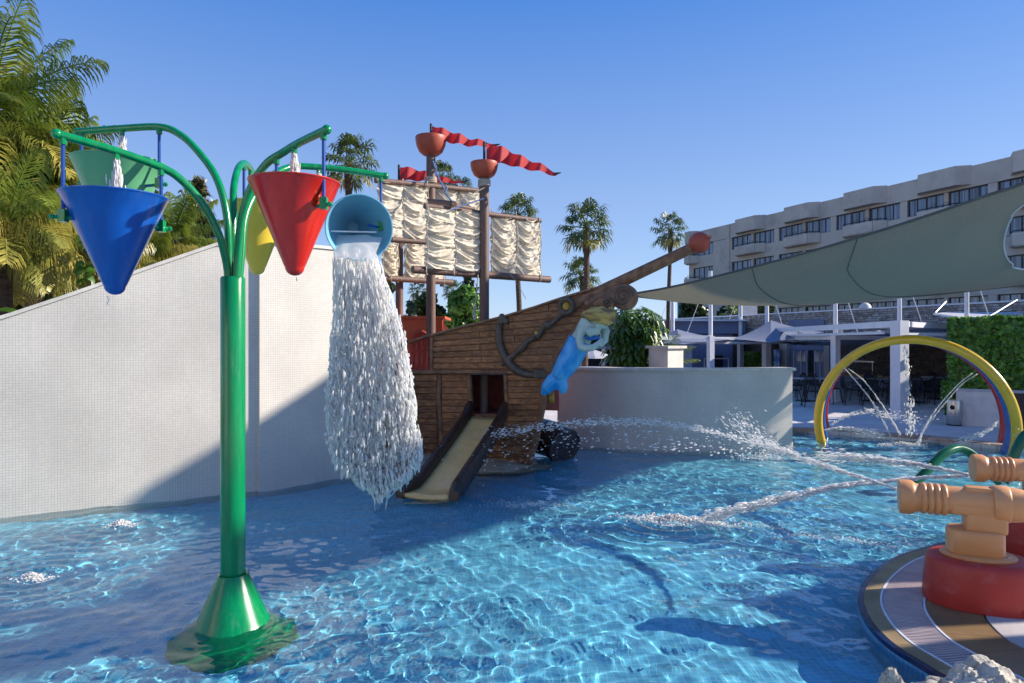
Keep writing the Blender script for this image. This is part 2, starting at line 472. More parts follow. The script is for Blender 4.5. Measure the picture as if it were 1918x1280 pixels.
# glassy window panes with pale curtains behind
m, nt, p, out = nodes('window_glass')
tc = nt.nodes.new('ShaderNodeTexCoord'); oi = nt.nodes.new('ShaderNodeObjectInfo')
wv = nt.nodes.new('ShaderNodeTexNoise'); wv.inputs['Scale'].default_value = 1.0; wv.inputs['Detail'].default_value = 2
mp = nt.nodes.new('ShaderNodeMapping'); mp.inputs['Scale'].default_value = (5, 5, .15)
nt.links.new(tc.outputs['Object'], mp.inputs[0]); rm_ = nt.nodes.new('ShaderNodeMapRange'); rm_.inputs[4].default_value = 40
nt.links.new(oi.outputs['Random'], rm_.inputs[0]); nt.links.new(rm_.outputs[0], mp.inputs['Location']); nt.links.new(mp.outputs[0], wv.inputs['Vector'])
cr = nt.nodes.new('ShaderNodeValToRGB'); cr.color_ramp.elements[0].color = (.035, .045, .07, 1); cr.color_ramp.elements[1].color = (.2, .24, .33, 1)
cr.color_ramp.elements[0].position = .4; cr.color_ramp.elements[1].position = .6
nt.links.new(wv.outputs[0], cr.inputs[0]); nt.links.new(cr.outputs[0], p.inputs['Base Color'])
p.inputs['Roughness'].default_value = .08; p.inputs['Specular IOR Level'].default_value = .9
M_GLASS = m

# shade cloth, lets a little light through
m, nt, p, out = nodes('shade_sail_cloth')
p.inputs['Base Color'].default_value = (.3, .31, .26, 1); p.inputs['Roughness'].default_value = .9
no = nt.nodes.new('ShaderNodeTexNoise'); no.inputs['Scale'].default_value = 60; no.inputs['Detail'].default_value = 3
tc = nt.nodes.new('ShaderNodeTexCoord'); nt.links.new(tc.outputs['Object'], no.inputs['Vector'])
cr = nt.nodes.new('ShaderNodeValToRGB'); cr.color_ramp.elements[0].color = (.29, .275, .22, 1); cr.color_ramp.elements[1].color = (.39, .37, .295, 1)
cr.color_ramp.elements[0].position = .35; cr.color_ramp.elements[1].position = .65
nt.links.new(no.outputs[0], cr.inputs[0]); nt.links.new(cr.outputs[0], p.inputs['Base Color'])
tr = nt.nodes.new('ShaderNodeBsdfTranslucent'); tr.inputs[0].default_value = (.22, .2, .14, 1)
ms = nt.nodes.new('ShaderNodeMixShader'); ms.inputs[0].default_value = .22
nt.links.new(p.outputs[0], ms.inputs[1]); nt.links.new(tr.outputs[0], ms.inputs[2]); nt.links.new(ms.outputs[0], out.inputs[0])
M_SAIL = m

# dry-stone cladding
def stone_mat(name, c1, c2, mortar, w=.34, h=.09):
    m, nt, p, out = nodes(name)
    N, L = nt.nodes, nt.links
    tc = N.new('ShaderNodeTexCoord')
    nz = N.new('ShaderNodeTexNoise'); nz.inputs['Scale'].default_value = 2.2
    L.new(tc.outputs['UV'], nz.inputs['Vector'])
    ad = N.new('ShaderNodeVectorMath'); ad.operation = 'MULTIPLY_ADD'; ad.inputs[1].default_value = (.1, .1, 0)
    L.new(nz.outputs['Color'], ad.inputs[0]); L.new(tc.outputs['UV'], ad.inputs[2])
    b = N.new('ShaderNodeTexBrick'); b.offset = .43; b.squash = .6; b.squash_frequency = 3
    b.inputs['Scale'].default_value = 1; b.inputs['Brick Width'].default_value = w; b.inputs['Row Height'].default_value = h
    b.inputs['Mortar Size'].default_value = .009; b.inputs['Bias'].default_value = -.1
    b.inputs['Color1'].default_value = rgba(c1); b.inputs['Color2'].default_value = rgba(c2); b.inputs['Mortar'].default_value = rgba(mortar)
    L.new(ad.outputs[0], b.inputs['Vector'])
    n2 = N.new('ShaderNodeTexNoise'); n2.inputs['Scale'].default_value = 5; n2.inputs['Detail'].default_value = 8
    L.new(tc.outputs['UV'], n2.inputs['Vector'])
    mr = N.new('ShaderNodeMapRange'); mr.inputs[1].default_value = .3; mr.inputs[2].default_value = .7; mr.inputs[3].default_value = .55; mr.inputs[4].default_value = 1.25
    L.new(n2.outputs[0], mr.inputs[0])
    hs = N.new('ShaderNodeHueSaturation'); L.new(mr.outputs[0], hs.inputs['Value']); L.new(b.outputs[0], hs.inputs['Color'])
    L.new(hs.outputs[0], p.inputs['Base Color']); p.inputs['Roughness'].default_value = .85
    bp = N.new('ShaderNodeBump'); bp.inputs['Strength'].default_value = .8; bp.inputs['Distance'].default_value = .03; bp.invert = True
    L.new(b.outputs['Fac'], bp.inputs['Height']); L.new(bp.outputs[0], p.inputs['Normal'])
    return m
M_STONE = stone_mat('dry_stone_cladding', (.5, .47, .43), (.28, .22, .17), (.12, .11, .1))
M_STONEB = stone_mat('brown_stone_cladding', (.2, .15, .12), (.11, .085, .075), (.04, .035, .03))

# water surface: clear glass; its colour is the tiles seen through it
m, nt, p, out = nodes('pool_water')
nt.nodes.remove(p)
g = nt.nodes.new('ShaderNodeBsdfGlass'); g.inputs['IOR'].default_value = 1.33; g.inputs['Roughness'].default_value = 0
g.inputs['Color'].default_value = (.93, .985, 1, 1)
nt.links.new(g.outputs[0], out.inputs[0])
M_WATER = m
# falling and splashing water: glassy drops full of air
def foam_mat(name, white=.45, a=.0):
    m, nt, p, out = nodes(name)
    N, L = nt.nodes, nt.links
    N.remove(p)
    g = N.new('ShaderNodeBsdfGlass'); g.inputs['IOR'].default_value = 1.33; g.inputs['Roughness'].default_value = .04
    d = N.new('ShaderNodeBsdfDiffuse'); d.inputs[0].default_value = (.97, .965, .95, 1)
    t = N.new('ShaderNodeBsdfTranslucent'); t.inputs[0].default_value = (.97, .965, .95, 1)
    m1 = N.new('ShaderNodeMixShader'); m1.inputs[0].default_value = .5
    L.new(d.outputs[0], m1.inputs[1]); L.new(t.outputs[0], m1.inputs[2])
    m2 = N.new('ShaderNodeMixShader'); m2.inputs[0].default_value = white
    L.new(g.outputs[0], m2.inputs[1]); L.new(m1.outputs[0], m2.inputs[2])
    last = m2
    if a:
        tp = N.new('ShaderNodeBsdfTransparent'); m3 = N.new('ShaderNodeMixShader'); m3.inputs[0].default_value = a
        L.new(m2.outputs[0], m3.inputs[1]); L.new(tp.outputs[0], m3.inputs[2]); last = m3
    L.new(last.outputs[0], out.inputs[0])
    return m
M_FOAM = foam_mat('white_water', .85)
M_DROP = foam_mat('falling_water', .95, .2)
M_MIST = foam_mat('water_stream', .96, .1)
# ------------------------------------------------------------------ ground, pool, patio
def resample(path, step):
    out = []
    for a, b in zip(path[:-1], path[1:]):
        a = Vector(a); b = Vector(b); n = max(1, int((b-a).length/step))
        out += [a.lerp(b, i/n) for i in range(n)]
    out.append(Vector(path[-1]))
    return out
def smooth_path(pts, k=8):
    # Catmull-Rom
    P = [Vector(p) for p in pts]
    P = [P[0]*2-P[1]]+P+[P[-1]*2-P[-2]]
    out = []
    for i in range(1, len(P)-2):
        for j in range(k):
            t = j/k
            out.append(.5*((2*P[i])+(P[i+1]-P[i-1])*t+(2*P[i-1]-5*P[i]+4*P[i+1]-P[i+2])*t*t+(3*P[i]-P[i-1]-3*P[i+1]+P[i+2])*t**3))
    out.append(P[-2])
    return out
def normals2d(path):
    out = []
    for i in range(len(path)):
        a = path[max(0, i-1)]; b = path[min(len(path)-1, i+1)]
        d = (Vector(b)-Vector(a)).to_2d().normalized()
        out.append(Vector((-d.y, d.x)))       # to the left of travel
    return out
def wall(name, path, zb, zt, thick, mat, parent=None, lean=0.0):
    """wall along path (x, y); thickness goes to the left of travel; zb, zt numbers or functions of arc length"""
    nn = normals2d(path)
    s = 0; V = []; Fc = []; S = []
    for i, p in enumerate(path):
        if i: s += (Vector(path[i])-Vector(path[i-1])).to_2d().length
        b = zb(s) if callable(zb) else zb
        t = zt(s) if callable(zt) else zt
        q = Vector((p[0], p[1])); r = q+nn[i]*thick
        V += [(q.x, q.y, b), (q.x+nn[i].x*lean, q.y+nn[i].y*lean, t), (r.x, r.y, t), (r.x, r.y, b)]
        S.append(s)
    n = len(path)
    for i in range(n-1):
        for k in range(3):
            a = i*4+k
            Fc.append((a, a+4, a+5, a+1))
        Fc.append((i*4+3, i*4+7, i*4+4, i*4))
    Fc += [(0, 1, 2, 3), ((n-1)*4+3, (n-1)*4+2, (n-1)*4+1, (n-1)*4)]
    me = bpy.data.meshes.new(name)
    o3 = origin(parent) if parent else Vector((0, 0, 0))
    me.from_pydata([(a-o3.x, b-o3.y, c-o3.z) for a, b, c in V], [], Fc)
    uv = me.uv_layers.new(name='UVMap')
    d = uv.data
    for pl in me.polygons:
        cap = pl.index >= len(Fc)-2
        for li in pl.loop_indices:
            vi = me.loops[li].vertex_index
            k = vi % 4
            if cap: d[li].uv = (S[vi//4]+(thick if k > 1 else 0), V[vi][2])
            else: d[li].uv = (S[vi//4], V[vi][2]+(thick if k == 2 and abs(pl.normal.z) > .5 else 0))
    me.materials.append(mat)
    fix_normals(me)
    o = bpy.data.objects.new(name, me)
    return link(o, parent)
def ribbon(name, pa, pb, z, mat, parent=None, t=.02):
    V = []; Fc = []
    n = len(pa)
    for a, b in zip(pa, pb):
        V += [(a[0], a[1], z), (b[0], b[1], z), (b[0], b[1], z-t), (a[0], a[1], z-t)]
    for i in range(n-1):
        for k in range(4):
            k2 = (k+1) % 4
            Fc.append((i*4+k, i*4+4+k, i*4+4+k2, i*4+k2))
    Fc += [(0, 1, 2, 3), ((n-1)*4, (n-1)*4+3, (n-1)*4+2, (n-1)*4+1)]
    mb = MB(); mb.add(V, Fc)
    return mb.build(name, mat, parent, smooth=False)
def offset(path, d):
    nn = normals2d(path)
    return [Vector((p[0]+q.x*d, p[1]+q.y*d, 0)) for p, q in zip(path, nn)]

ZP = .08        # patio level
ZF = -.32       # pool floor
g = MB(); g.add([(-900, -300, -.7), (900, -300, -.7), (900, 1500, -.7), (-900, 1500, -.7)], [(0, 1, 2, 3)])
tag(g.build('ground', M_GROUND, smooth=False), kind='structure')
g = MB(); g.add([(-16, -4, ZF), (20, -4, ZF), (20, 19, ZF), (-16, 19, ZF)], [(0, 1, 2, 3)])
floor = tag(g.build('pool_floor', M_POOL, smooth=False), kind='structure')
floor.cycles.is_caustics_receiver = True

# mosaic wall plan (right) and left wall plan
def mos_y(x):
    return 12.35+.12*(x-3.6)**2
mos = [Vector((x, mos_y(x), 0)) for x in np.linspace(.88, 5.2, 40)]
far_edge = [Vector((5.35, 13.0, 0)), G(1478, 803, ZP), G(1600, 811, ZP), G(1760, 822, ZP), G(1918, 838, ZP), Vector((14, 11.0, 0)), Vector((20, 9, 0))]
far_edge = [Vector((p.x, p.y, 0)) for p in smooth_path(far_edge, 6)]
lw1 = [Vector((x, y, 0)) for x, y in ((-11, 5.5), (-8.2, 6.68), (-6.9, 7.25), (-5.85, 7.74), (-5.0, 8.18), (-4.25, 8.6), (-3.47, 9.07), (-3.33, 9.155))]
lw1 = smooth_path(lw1, 8)
_e = lw1[-1]; _n = normals2d(lw1)[-1]
_p2 = [Vector((G(x, y).x, G(x, y).y, 0)) for x, y in ((483, 921), (560, 909), (640, 896), (700, 888))]
lw2 = smooth_path(_p2+[], 8)
# the patio and the garden behind the pool: one sheet, cut to the pool's edge
back = [Vector((-30, 4.5, 0)), Vector((-11.2, 5.6, 0))]+[p+Vector((-.02, .1, 0)) for p in lw1[4:]]+[p+Vector((0, .1, 0)) for p in lw2[:-1]]
out = [(p.x, p.y) for p in back]+[(-1.8, 13.2), (.7, 13.4)]+[(p.x, p.y+.05) for p in mos]+[(p.x, p.y) for p in far_edge]+[(60, 9), (60, 75), (-60, 75), (-60, 4.5)]
g = MB(); g.poly(out, -.6, ZP)
tag(g.build('patio', M_PATIO, smooth=False), kind='structure')
g = MB(); g.poly([(-40, -2.2), (60, -2.2), (60, -60), (-40, -60)], -.6, ZP)
tag(g.build('paving', M_PATIO, smooth=False), kind='structure')
# coping stones along the far edge of the pool
cp = tag(empty('pool_coping', (8, 14, ZP)), kind='structure')
fe = resample(far_edge[4:], .05)
i = 0; fi = offset(fe, .34)
if fi[10].y < fe[10].y: fi = offset(fe, -.34)
while i < len(fe)-11:
    mb = MB(); a, b, c, d = fe[i], fe[i+10], fi[i+10], fi[i]
    q = [a.lerp(b, .02), b.lerp(a, .02), c.lerp(d, .02), d.lerp(c, .02)]
    mb.poly([(p.x, p.y) for p in q], ZP-.04, ZP+.016)
    mb.build('coping_stone', M_PCOPE, cp, smooth=False)
    i += 10

# water surface: real waves
def axis(parts):
    out = [parts[0][0]]
    for a, b, st in parts:
        n = max(1, int(round((b-a)/st))); out += list(np.linspace(a, b, n+1)[1:])
    return np.array(out)
wr = np.random.default_rng(11)
waves = []
for k in range(34):                                  # fine ripples
    lam = .09*(2.8**wr.random()); th = wr.random()*2*PI
    waves.append((2*PI/lam*math.cos(th), 2*PI/lam*math.sin(th), wr.random()*2*PI, .00034*lam/.15, 0))
for k in range(22):
    lam = .3*(5**wr.random()); th = wr.random()*2*PI
    waves.append((2*PI/lam*math.cos(th), 2*PI/lam*math.sin(th), wr.random()*2*PI, .0016*(lam/.6)**.6, 1))
xs = axis([(-15, -5, .06), (-5, 5, .024), (5, 10, .036), (10, 19, .08)])
ys = axis([(-2, 2.5, .05), (2.5, 8, .024), (8, 12, .034), (12, 17.5, .05)])
X, Y = np.meshgrid(xs, ys)
def wave_h(X, Y):
    # warped coordinates keep the ripples from looking like crossed sine waves
    Xw = X+.05*np.sin(2.1*Y+1.3*np.sin(1.7*X))+.02*np.sin(7.3*Y+3*X)
    Yw = Y+.05*np.sin(2.6*X+1.1*np.sin(1.9*Y))+.02*np.sin(6.1*X-4*Y)
    Z = 0*X
    calm = .55+.45*np.clip(np.sin(.9*X+.5*Y+.6)+.5*np.sin(1.7*Y-.8*X), -1, 1)
    for a, b, c, d, big in waves:
        Z = Z+(d if big else d*(.45+1.0*calm))*np.sin(a*Xw+b*Yw+c)
    for (cx, cy_, r, am, lam) in RIPPLES:
        rr = np.hypot(X-cx, Y-cy_)
        Z = Z+am*np.exp(-rr/r)*np.sin(2*PI*rr/lam)
    return Z
_c = G(436, 1165)
RIPPLES = [(_c.x, _c.y, .42, .011, .17), (G(225, 985).x, G(225, 985).y, .5, .012, .2), (G(60, 1080).x, G(60, 1080).y, .5, .012, .18),
           (G(1260, 975).x, G(1260, 975).y, .7, .012, .22), (G(690, 930).x, G(690, 930).y, .5, .008, .2), (G(1685, 835).x, G(1685, 835).y, 1.0, .014, .24)]
Z = wave_h(X, Y)
V = np.stack([X, Y, Z], -1).reshape(-1, 3)
n, m_ = len(xs), len(ys)
ii = np.arange(n*m_).reshape(m_, n)
Fc = np.stack([ii[:-1, :-1], ii[:-1, 1:], ii[1:, 1:], ii[1:, :-1]], -1).reshape(-1, 4)
water = tag(mesh_np('water', V, Fc, M_WATER), kind='structure')
water.cycles.is_caustics_caster = True
def wz(x, y): return float(wave_h(np.array([x]), np.array([y]))[0])

# ------------------------------------------------------------------ the two curved mosaic walls at the back of the pool
def arc(path): 
    s = [0]
    for a, b in zip(path[:-1], path[1:]): s.append(s[-1]+(Vector(b)-Vector(a)).length)
    return s
A1 = arc(lw1)
def top_by_px(path, pts):
    """top height along a path from measured (px, py) points of the wall's top line"""
    S = arc(path); pxs = [959+F*p.x/p.y for p in path]
    zz = [H+(640-interp(px, *zip(*pts)))/F*p.y for px, p in zip(pxs, path)]
    return lambda s: float(np.interp(s, S, zz))
lw1r = resample(lw1, .12)
zt1 = top_by_px(lw1r, [(-900, 700), (-300, 660), (0, 600), (120, 560), (200, 532), (345, 482), (412, 459), (470, 455)])
w1 = empty('mosaic_wall', (-5, 8.2, 0), 'long white mosaic wall whose top slopes down to the left behind the bucket tree', 'wall')
wb = wall('wall_face', lw1r, -.5, zt1, .3, M_MOSW, w1)
wb.cycles.is_caustics_receiver = True
wall('coping', offset(lw1r, -.025), lambda s: zt1(s)+.001, lambda s: zt1(s)+.045, .34, M_COPE, w1)
lw2f = offset(resample(lw2, .12), -.05)
zt2 = top_by_px(lw2f, [(480, 457), (600, 466), (640, 470), (700, 478), (800, 478)])
w2 = empty('mosaic_wall', (-2.6, 9.6, 0), 'white mosaic wall section behind the red bucket, half covered by a blue shadow', 'wall')
wb = wall('wall_face', lw2f, -.5, zt2, .3, M_MOSW, w2)
wb.cycles.is_caustics_receiver = True
wall('coping', offset(lw2f, -.025), lambda s: zt2(s)+.001, lambda s: zt2(s)+.045, .34, M_COPE, w2)
w3 = empty('mosaic_wall', (3, 12.4, 0), 'low curved mosaic wall right of the ship with plants and a pillar behind it', 'wall')
wb = wall('wall_face', mos, -.5, 1.46, .3, M_MOSW, w3)
wb.cycles.is_caustics_receiver = True
mc = offset(mos, -.04); mc[-1] = mc[-1]+(mc[-1]-mc[-2]).normalized()*.05
wall('coping', mc, 1.461, 1.515, .38, M_COPE, w3)

# ------------------------------------------------------------------ pool side deck with grating (bottom right)
dk = [(2600, 930), (2150, 955), (1918, 982), (1840, 998), (1770, 1015), (1680, 1042), (1628, 1078), (1607, 1115), (1617, 1155), (1655, 1200), (1720, 1243), (1800, 1290), (1930, 1360), (2250, 1560)]
ZD = .05
outer = [G(x, y, ZD) for x, y in dk]
outer = [Vector((p.x, p.y, 0)) for p in smooth_path(outer, 10)]
outer = resample(outer, .022)
def even(path, step):
    S = arc(path); n = int(S[-1]/step)
    q = np.linspace(0, S[-1], n)
    return [Vector((float(np.interp(t, S, [p.x for p in path])), float(np.interp(t, S, [p.y for p in path])), 0)) for t in q]
outer = even(outer, .025)
sgn = 1 if offset(outer, .1)[len(outer)//2].x > outer[len(outer)//2].x else -1
def off(d): return offset(outer, sgn*d)
# smooth the inner offsets so they do not fold at the tip
dkt = tag(empty('pool_deck', (3.4, 5, 0)), kind='structure')
L0, L1, L2, L3, L4, L5, L6 = off(0), off(.042), off(.15), off(.165), off(.43), off(.445), off(.80)
ring = [(p.x, p.y) for p in off(.80)]
wl = wall('deck_side', outer, -.5, ZD-.03, -sgn*.12 if False else sgn*.03, M_POOLW, dkt)
# deck bed under the tiles
mb = MB(); mb.poly([(p.x, p.y) for p in off(.004)]+[(9, 1), (12, 3), (14, 6)], -.5, ZD-.03)
mb.build('deck_bed', M_CONC, dkt, smooth=False)
def pieces(a, b, step, gap, name, mt, z, t):
    i = 0
    while i+step < len(a):
        k = int(step)
        q = [a[i], a[i+k], b[i+k], b[i]]
        c = sum(q, Vector())/4
        mid = [a[i+j] for j in range(k+1)]; mid2 = [b[i+j] for j in range(k, -1, -1)]
        ring_ = mid+mid2
        ring_ = [p+(c-p).normalized()*gap for p in ring_]
        st = max(1, k//6)
        rr_ = [ring_[j] for j in range(0, k+1, st)]+[ring_[j] for j in range(k+1, len(ring_), st)]
        try:
            mbp = MB(); mbp.poly([(p.x, p.y) for p in rr_], z-t, z); mbp.build(name, mt, dkt, smooth=False)
        except Exception: pass
        i += k
lo_, hi_ = 150, len(outer)
def cut(P, a=0): return P[a:]
i0 = 0
# trim range in view
pieces(L0, L1, 12, .001, 'edge_tile', M_DBLUE, ZD+.002, .035)
pieces(L1, L2, 14, .0015, 'coping_tile', M_COPETAN, ZD+.004, .035)
ribbon('grating_frame', L2, L3, ZD+.008, M_POST, dkt, .04)
ribbon('grating_frame', L4, L5, ZD+.008, M_POST, dkt, .04)
pieces(L5, L6, 18, .003, 'deck_tile', M_DECKTAN, ZD+.003, .03)
# grating: channel and slats
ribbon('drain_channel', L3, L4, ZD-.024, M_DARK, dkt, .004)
ev = even(outer, .029)
s3 = offset(ev, sgn*.168); s4 = offset(ev, sgn*.427)
cnt = 0
far_sl = MB()
for i in range(len(ev)):
    a, b = s3[i], s4[i]
    if a.x/a.y > .86 or a.y < 1.8: continue
    cr_ = (b-a); n_ = Vector((-cr_.y, cr_.x, 0)).normalized()*.0066
    inner_gap = (s4[min(i+1, len(ev)-1)]-s4[max(0, i-1)]).length/2
    n2 = n_*min(1, inner_gap/.029)
    m = far_sl if a.y > 6.3 else MB()
    m.add([a+n_+Vector((0, 0, ZD+.004)), a-n_+Vector((0, 0, ZD+.004)), b-n2+Vector((0, 0, ZD+.004)), b+n2+Vector((0, 0, ZD+.004)),
           a+n_+Vector((0, 0, ZD-.005)), a-n_+Vector((0, 0, ZD-.005)), b-n2+Vector((0, 0, ZD-.005)), b+n2+Vector((0, 0, ZD-.005))],
          [(0, 1, 2, 3), (4, 7, 6, 5), (0, 4, 5, 1), (1, 5, 6, 2), (2, 6, 7, 3), (3, 7, 4, 0)])
    if m is not far_sl:
        m.build('grating_slat', M_GRATE, dkt, smooth=False); cnt += 1
if far_sl.f: tag(far_sl.build('grating_slats_far', M_GRATE, dkt, smooth=False), kind='stuff')
# concrete slabs inside
ins = off(.812)
mb = MB()
inner = [(p.x, p.y) for p in ins if p.y > 2.2 and p.x > 2.2]
inner = [(p.x, p.y) for p in ins]
mb.poly([*inner[::4], (9, 1.5), (11.5, 3), (13, 6)], ZD-.028, ZD+.006)
mb.build('concrete_slab', M_CONC, dkt, smooth=False)

# two pale rocks at the near end of the deck
def rock(name, c, r, seed, label, amp=.28):
    bm = bmesh.new(); bmesh.ops.create_icosphere(bm, subdivisions=6, radius=1)
    for v in bm.verts:
        p = v.co.copy()
        d = noise.fractal(p*1.4+Vector((seed, 0, 0)), 1, 2, 5)*amp+noise.fractal(p*5+Vector((0, seed, 0)), .8, 2, 4)*.07
        c1 = noise.voronoi(p*2.6+Vector((seed, seed, 0)))[0]
        d -= max(0, .09-(c1[1]-c1[0]))*.6
        q = p*(1+d)
        v.co = Vector((q.x*r[0], q.y*r[1], q.z*r[2]))
    me = bpy.data.meshes.new(name); bm.to_mesh(me); bm.free(); me.shade_smooth(); me.materials.append(M_ROCK)
    me.set_sharp_from_angle(angle=R(40))
    o = bpy.data.objects.new(name, me); link(o); o.location = c
    return tag(o, label, 'rock')
rock('rock', (2.27, 3.28, .10), (.36, .28, .31), 3.1, 'rugged grey rock in the bottom right corner beside the drain grating')
rock('rock', (1.875, 3.36, .10), (.085, .1, .28), 8.4, 'small smooth rock at the left of the bigger corner rock', .12)
# ------------------------------------------------------------------ bucket tree
TB = G(436, 1165)
tb = empty('bucket_tree', (TB.x, TB.y, 0), 'tall green water tree with five curved arms holding tipping buckets', 'water feature')
cx, cyy = TB.x, TB.y
Tm = Matrix.Translation((cx, cyy, 0))
MB().lathe([(.082, .26), (.084, .27), (.084, 2.445), (.078, 2.46), (.02, 2.465)], 40, Tm).build('post', M_GREEN, tb)
c = MB().lathe([(.45, -.31), (.45, -.29), (.40, -.25), (.262, -.02), (.236, .03), (.105, .335), (.1, .345), (.088, .34), (.088, .28)], 48, Tm).build('base_cone', M_GREEN, tb, angle=50)
c.cycles.is_caustics_receiver = True
def px_path(pts, k=8):
    return smooth_path([W(*p) for p in pts], k)
def arm(pts, straight_from=None):
    P = px_path(pts, 9)
    m = MB(); m.tube(P, .0265, 14)
    e = P[-1]; d = (P[-1]-P[-2]).normalized()
    m.sph(e, (.031, .031, .031), 6)
    return m.build('arm', M_GREEN, tb), P
arms = {
 'blue': [(427, 535, 4.84), (425, 500, 4.82), (410, 440, 4.74), (380, 383, 4.68), (340, 338, 4.6), (302, 314, 4.52), (213, 282, 4.32), (106, 251, 4.12)],
 'green': [(431, 535, 4.89), (429, 480, 4.9), (424, 400, 4.92), (405, 333, 4.95), (370, 283, 5.0), (335, 251, 5.05), (298, 238, 5.08), (225, 241, 5.12), (146, 247, 5.18)],
 'yellow': [(438, 535, 4.91), (437, 480, 4.98), (437, 400, 5.05), (438, 350, 5.15), (446, 316, 5.35), (458, 306, 5.6), (470, 318, 5.95), (481, 338, 6.3)],
 'red': [(443, 535, 4.84), (445, 480, 4.81), (452, 410, 4.74), (470, 352, 4.7), (498, 308, 4.66), (530, 286, 4.62), (560, 268, 4.5), (612, 243, 4.28)],
 'light': [(447, 535, 4.88), (452, 480, 4.92), (458, 410, 4.98), (478, 362, 5.1), (508, 330, 5.3), (545, 313, 5.5), (590, 313, 5.6), (650, 319, 5.7), (722, 330, 5.85)]}
APATH = {}
for k, p in arms.items():
    _, APATH[k] = arm(p)
    # collar at the rod ends is added with the rods below
def rod(top, bot, kk):
    m = MB(); m.tube([top, bot], .0115, 10); m.build('rod', M_ROD, tb)
    m = MB(); m.tube([top+Vector((0, 0, .015)), top-Vector((0, 0, .055))], .021, 10); m.build('collar', M_GREEN, tb)
    m = MB(); m.box(bot, (.045, .045, .075)); b = m.build('pivot_block', M_GREEN, tb)
    return b
def bolt(p, d):
    m = MB(); m.tube([p-d*.055, p+d*.055], .012, 8); m.sph(p-d*.055, .018, 4); m.build('pivot_pin', M_GREEN, tb)

def bucket(kind, rim_c, r, length, tilt_dir=None, label='', tip_r=.06):
    """cone bucket hanging point down; rim_c is the centre of the rim; tilt_dir is where the mouth looks"""
    up = Vector(tilt_dir).normalized() if tilt_dir else Vector((0, 0, 1))
    M = Matrix.Translation(rim_c) @ up.to_track_quat('Z', 'Y').to_matrix().to_4x4()
    a = math.atan2(r-tip_r, length)
    pr = []
    for i in range(7):   # rounded tip
        t = PI/2*i/6
        pr.append((max(1e-4, tip_r*math.sin(t)*1.02), -length-tip_r*.55+tip_r*.9*(1-math.cos(t))))
    pr += [(lerp(tip_r*1.06, r*.985, t), lerp(-length+tip_r*.36, -.012, t)) for t in (.02, .25, .5, .75, 1)]
    pr += [(r, -.008), (r+.006, -.002), (r+.006, .004), (r-.002, .006), (r-.008, .0)]
    pr += [(lerp(r-.01, tip_r*.8, t), lerp(-.012, -length+.04, t)) for t in (0, .5, 1)]+[(1e-4, -length+.02)]
    m = MB(); m.lathe(pr, 56, M)
    root = empty('bucket', rim_c, label, 'bucket', 'tipping buckets on the green water tree')
    m.build('cone', M_CONE[kind], root, angle=40)
    return root, M

def hang(kind, i_out, i_in, z_piv, rc, r, length, label, tilt=None, zrod=None):
    P = APATH[kind]
    def at(f):
        j = f*(len(P)-1); i = int(j); return P[i].lerp(P[min(i+1, len(P)-1)], j-i)
    a, b = at(i_out), at(i_in)
    root, M = bucket(kind, rc, r, length, tilt, label)
    for q in (a, b):
        bot = Vector((q.x, q.y, z_piv))
        rod(q, bot, kind)
        d = (Vector((rc.x, rc.y, 0))-Vector((q.x, q.y, 0))).normalized()
        bolt(bot-Vector((0, 0, .01)), d)
        m = MB(); m.tube([bot+d*.02-Vector((0, 0, .012)), bot+d*.15-Vector((0, 0, .012))], .011, 8)
        m.build('trunnion', M_ROD, root)
    mid = at((i_out+i_in)/2)
    m = MB(); m.tube([mid+Vector((0, 0, .01)), mid-Vector((0, 0, .055))], .019, 10); m.build('nozzle', M_GREEN, tb)
    return root, mid
blu = hang('blue', .985, .715, W(118, 405, 4.15).z, W(215, 369, 4.30), .302, .585, 'blue bucket hanging at the far left of the green water tree')
grn = hang('green', .99, .75, W(300, 345, 5.1).z, W(222, 304, 5.15), .315, .66, 'pale green bucket hanging behind the blue one')
yel = hang('yellow', .99, .70, W(466, 410, 5.5).z, W(482, 384, 5.75), .26, .555, 'yellow bucket behind the green post, left of the red bucket')
red = hang('red', .985, .66, W(609, 380, 4.28).z, W(552, 343, 4.45), .285, .572, 'red bucket hanging just right of the green post')
lt = hang('light', .985, .55, W(721, 425, 5.85).z, W(673, 427, 5.62), .27, .60, 'pale blue bucket tipped over and pouring out its water', tilt=(.30, -.9, -.16))
# cross bar inside the tipped bucket
m = MB(); m.tube([W(612, 433, 5.66), W(705, 435, 5.75)], .007, 8); m.build('cross_bar', M_POST, lt[0])
# lid plate seen behind the arms
# ------------------------------------------------------------------ arches
def arch(mt, dx, dy, label):
    c = Vector((7.42+dx, 12.72+dy, .44)); d = Vector((.81, -.59, 0)).normalized(); r = 1.6
    P = []
    for i in range(61):
        t = R(-22)+(PI+R(44))*i/60
        P.append(c+d*(-math.cos(t)*r)+Vector((0, 0, math.sin(t)*r)))
    o = MB().tube(P, .085, 16).build('water_arch', mt)
    own_origin(o, (c.x, c.y, 0))
    return tag(o, label, 'arch', 'three spraying arches in a row'), c, d, r
ya = arch(M_YEL, 0, 0, 'yellow water arch, the nearest of the three')
ba = arch(M_BLU, .34, .62, 'blue water arch between the yellow and the red one')
ra = arch(M_RED, .66, 1.2, 'red water arch, the farthest of the three')
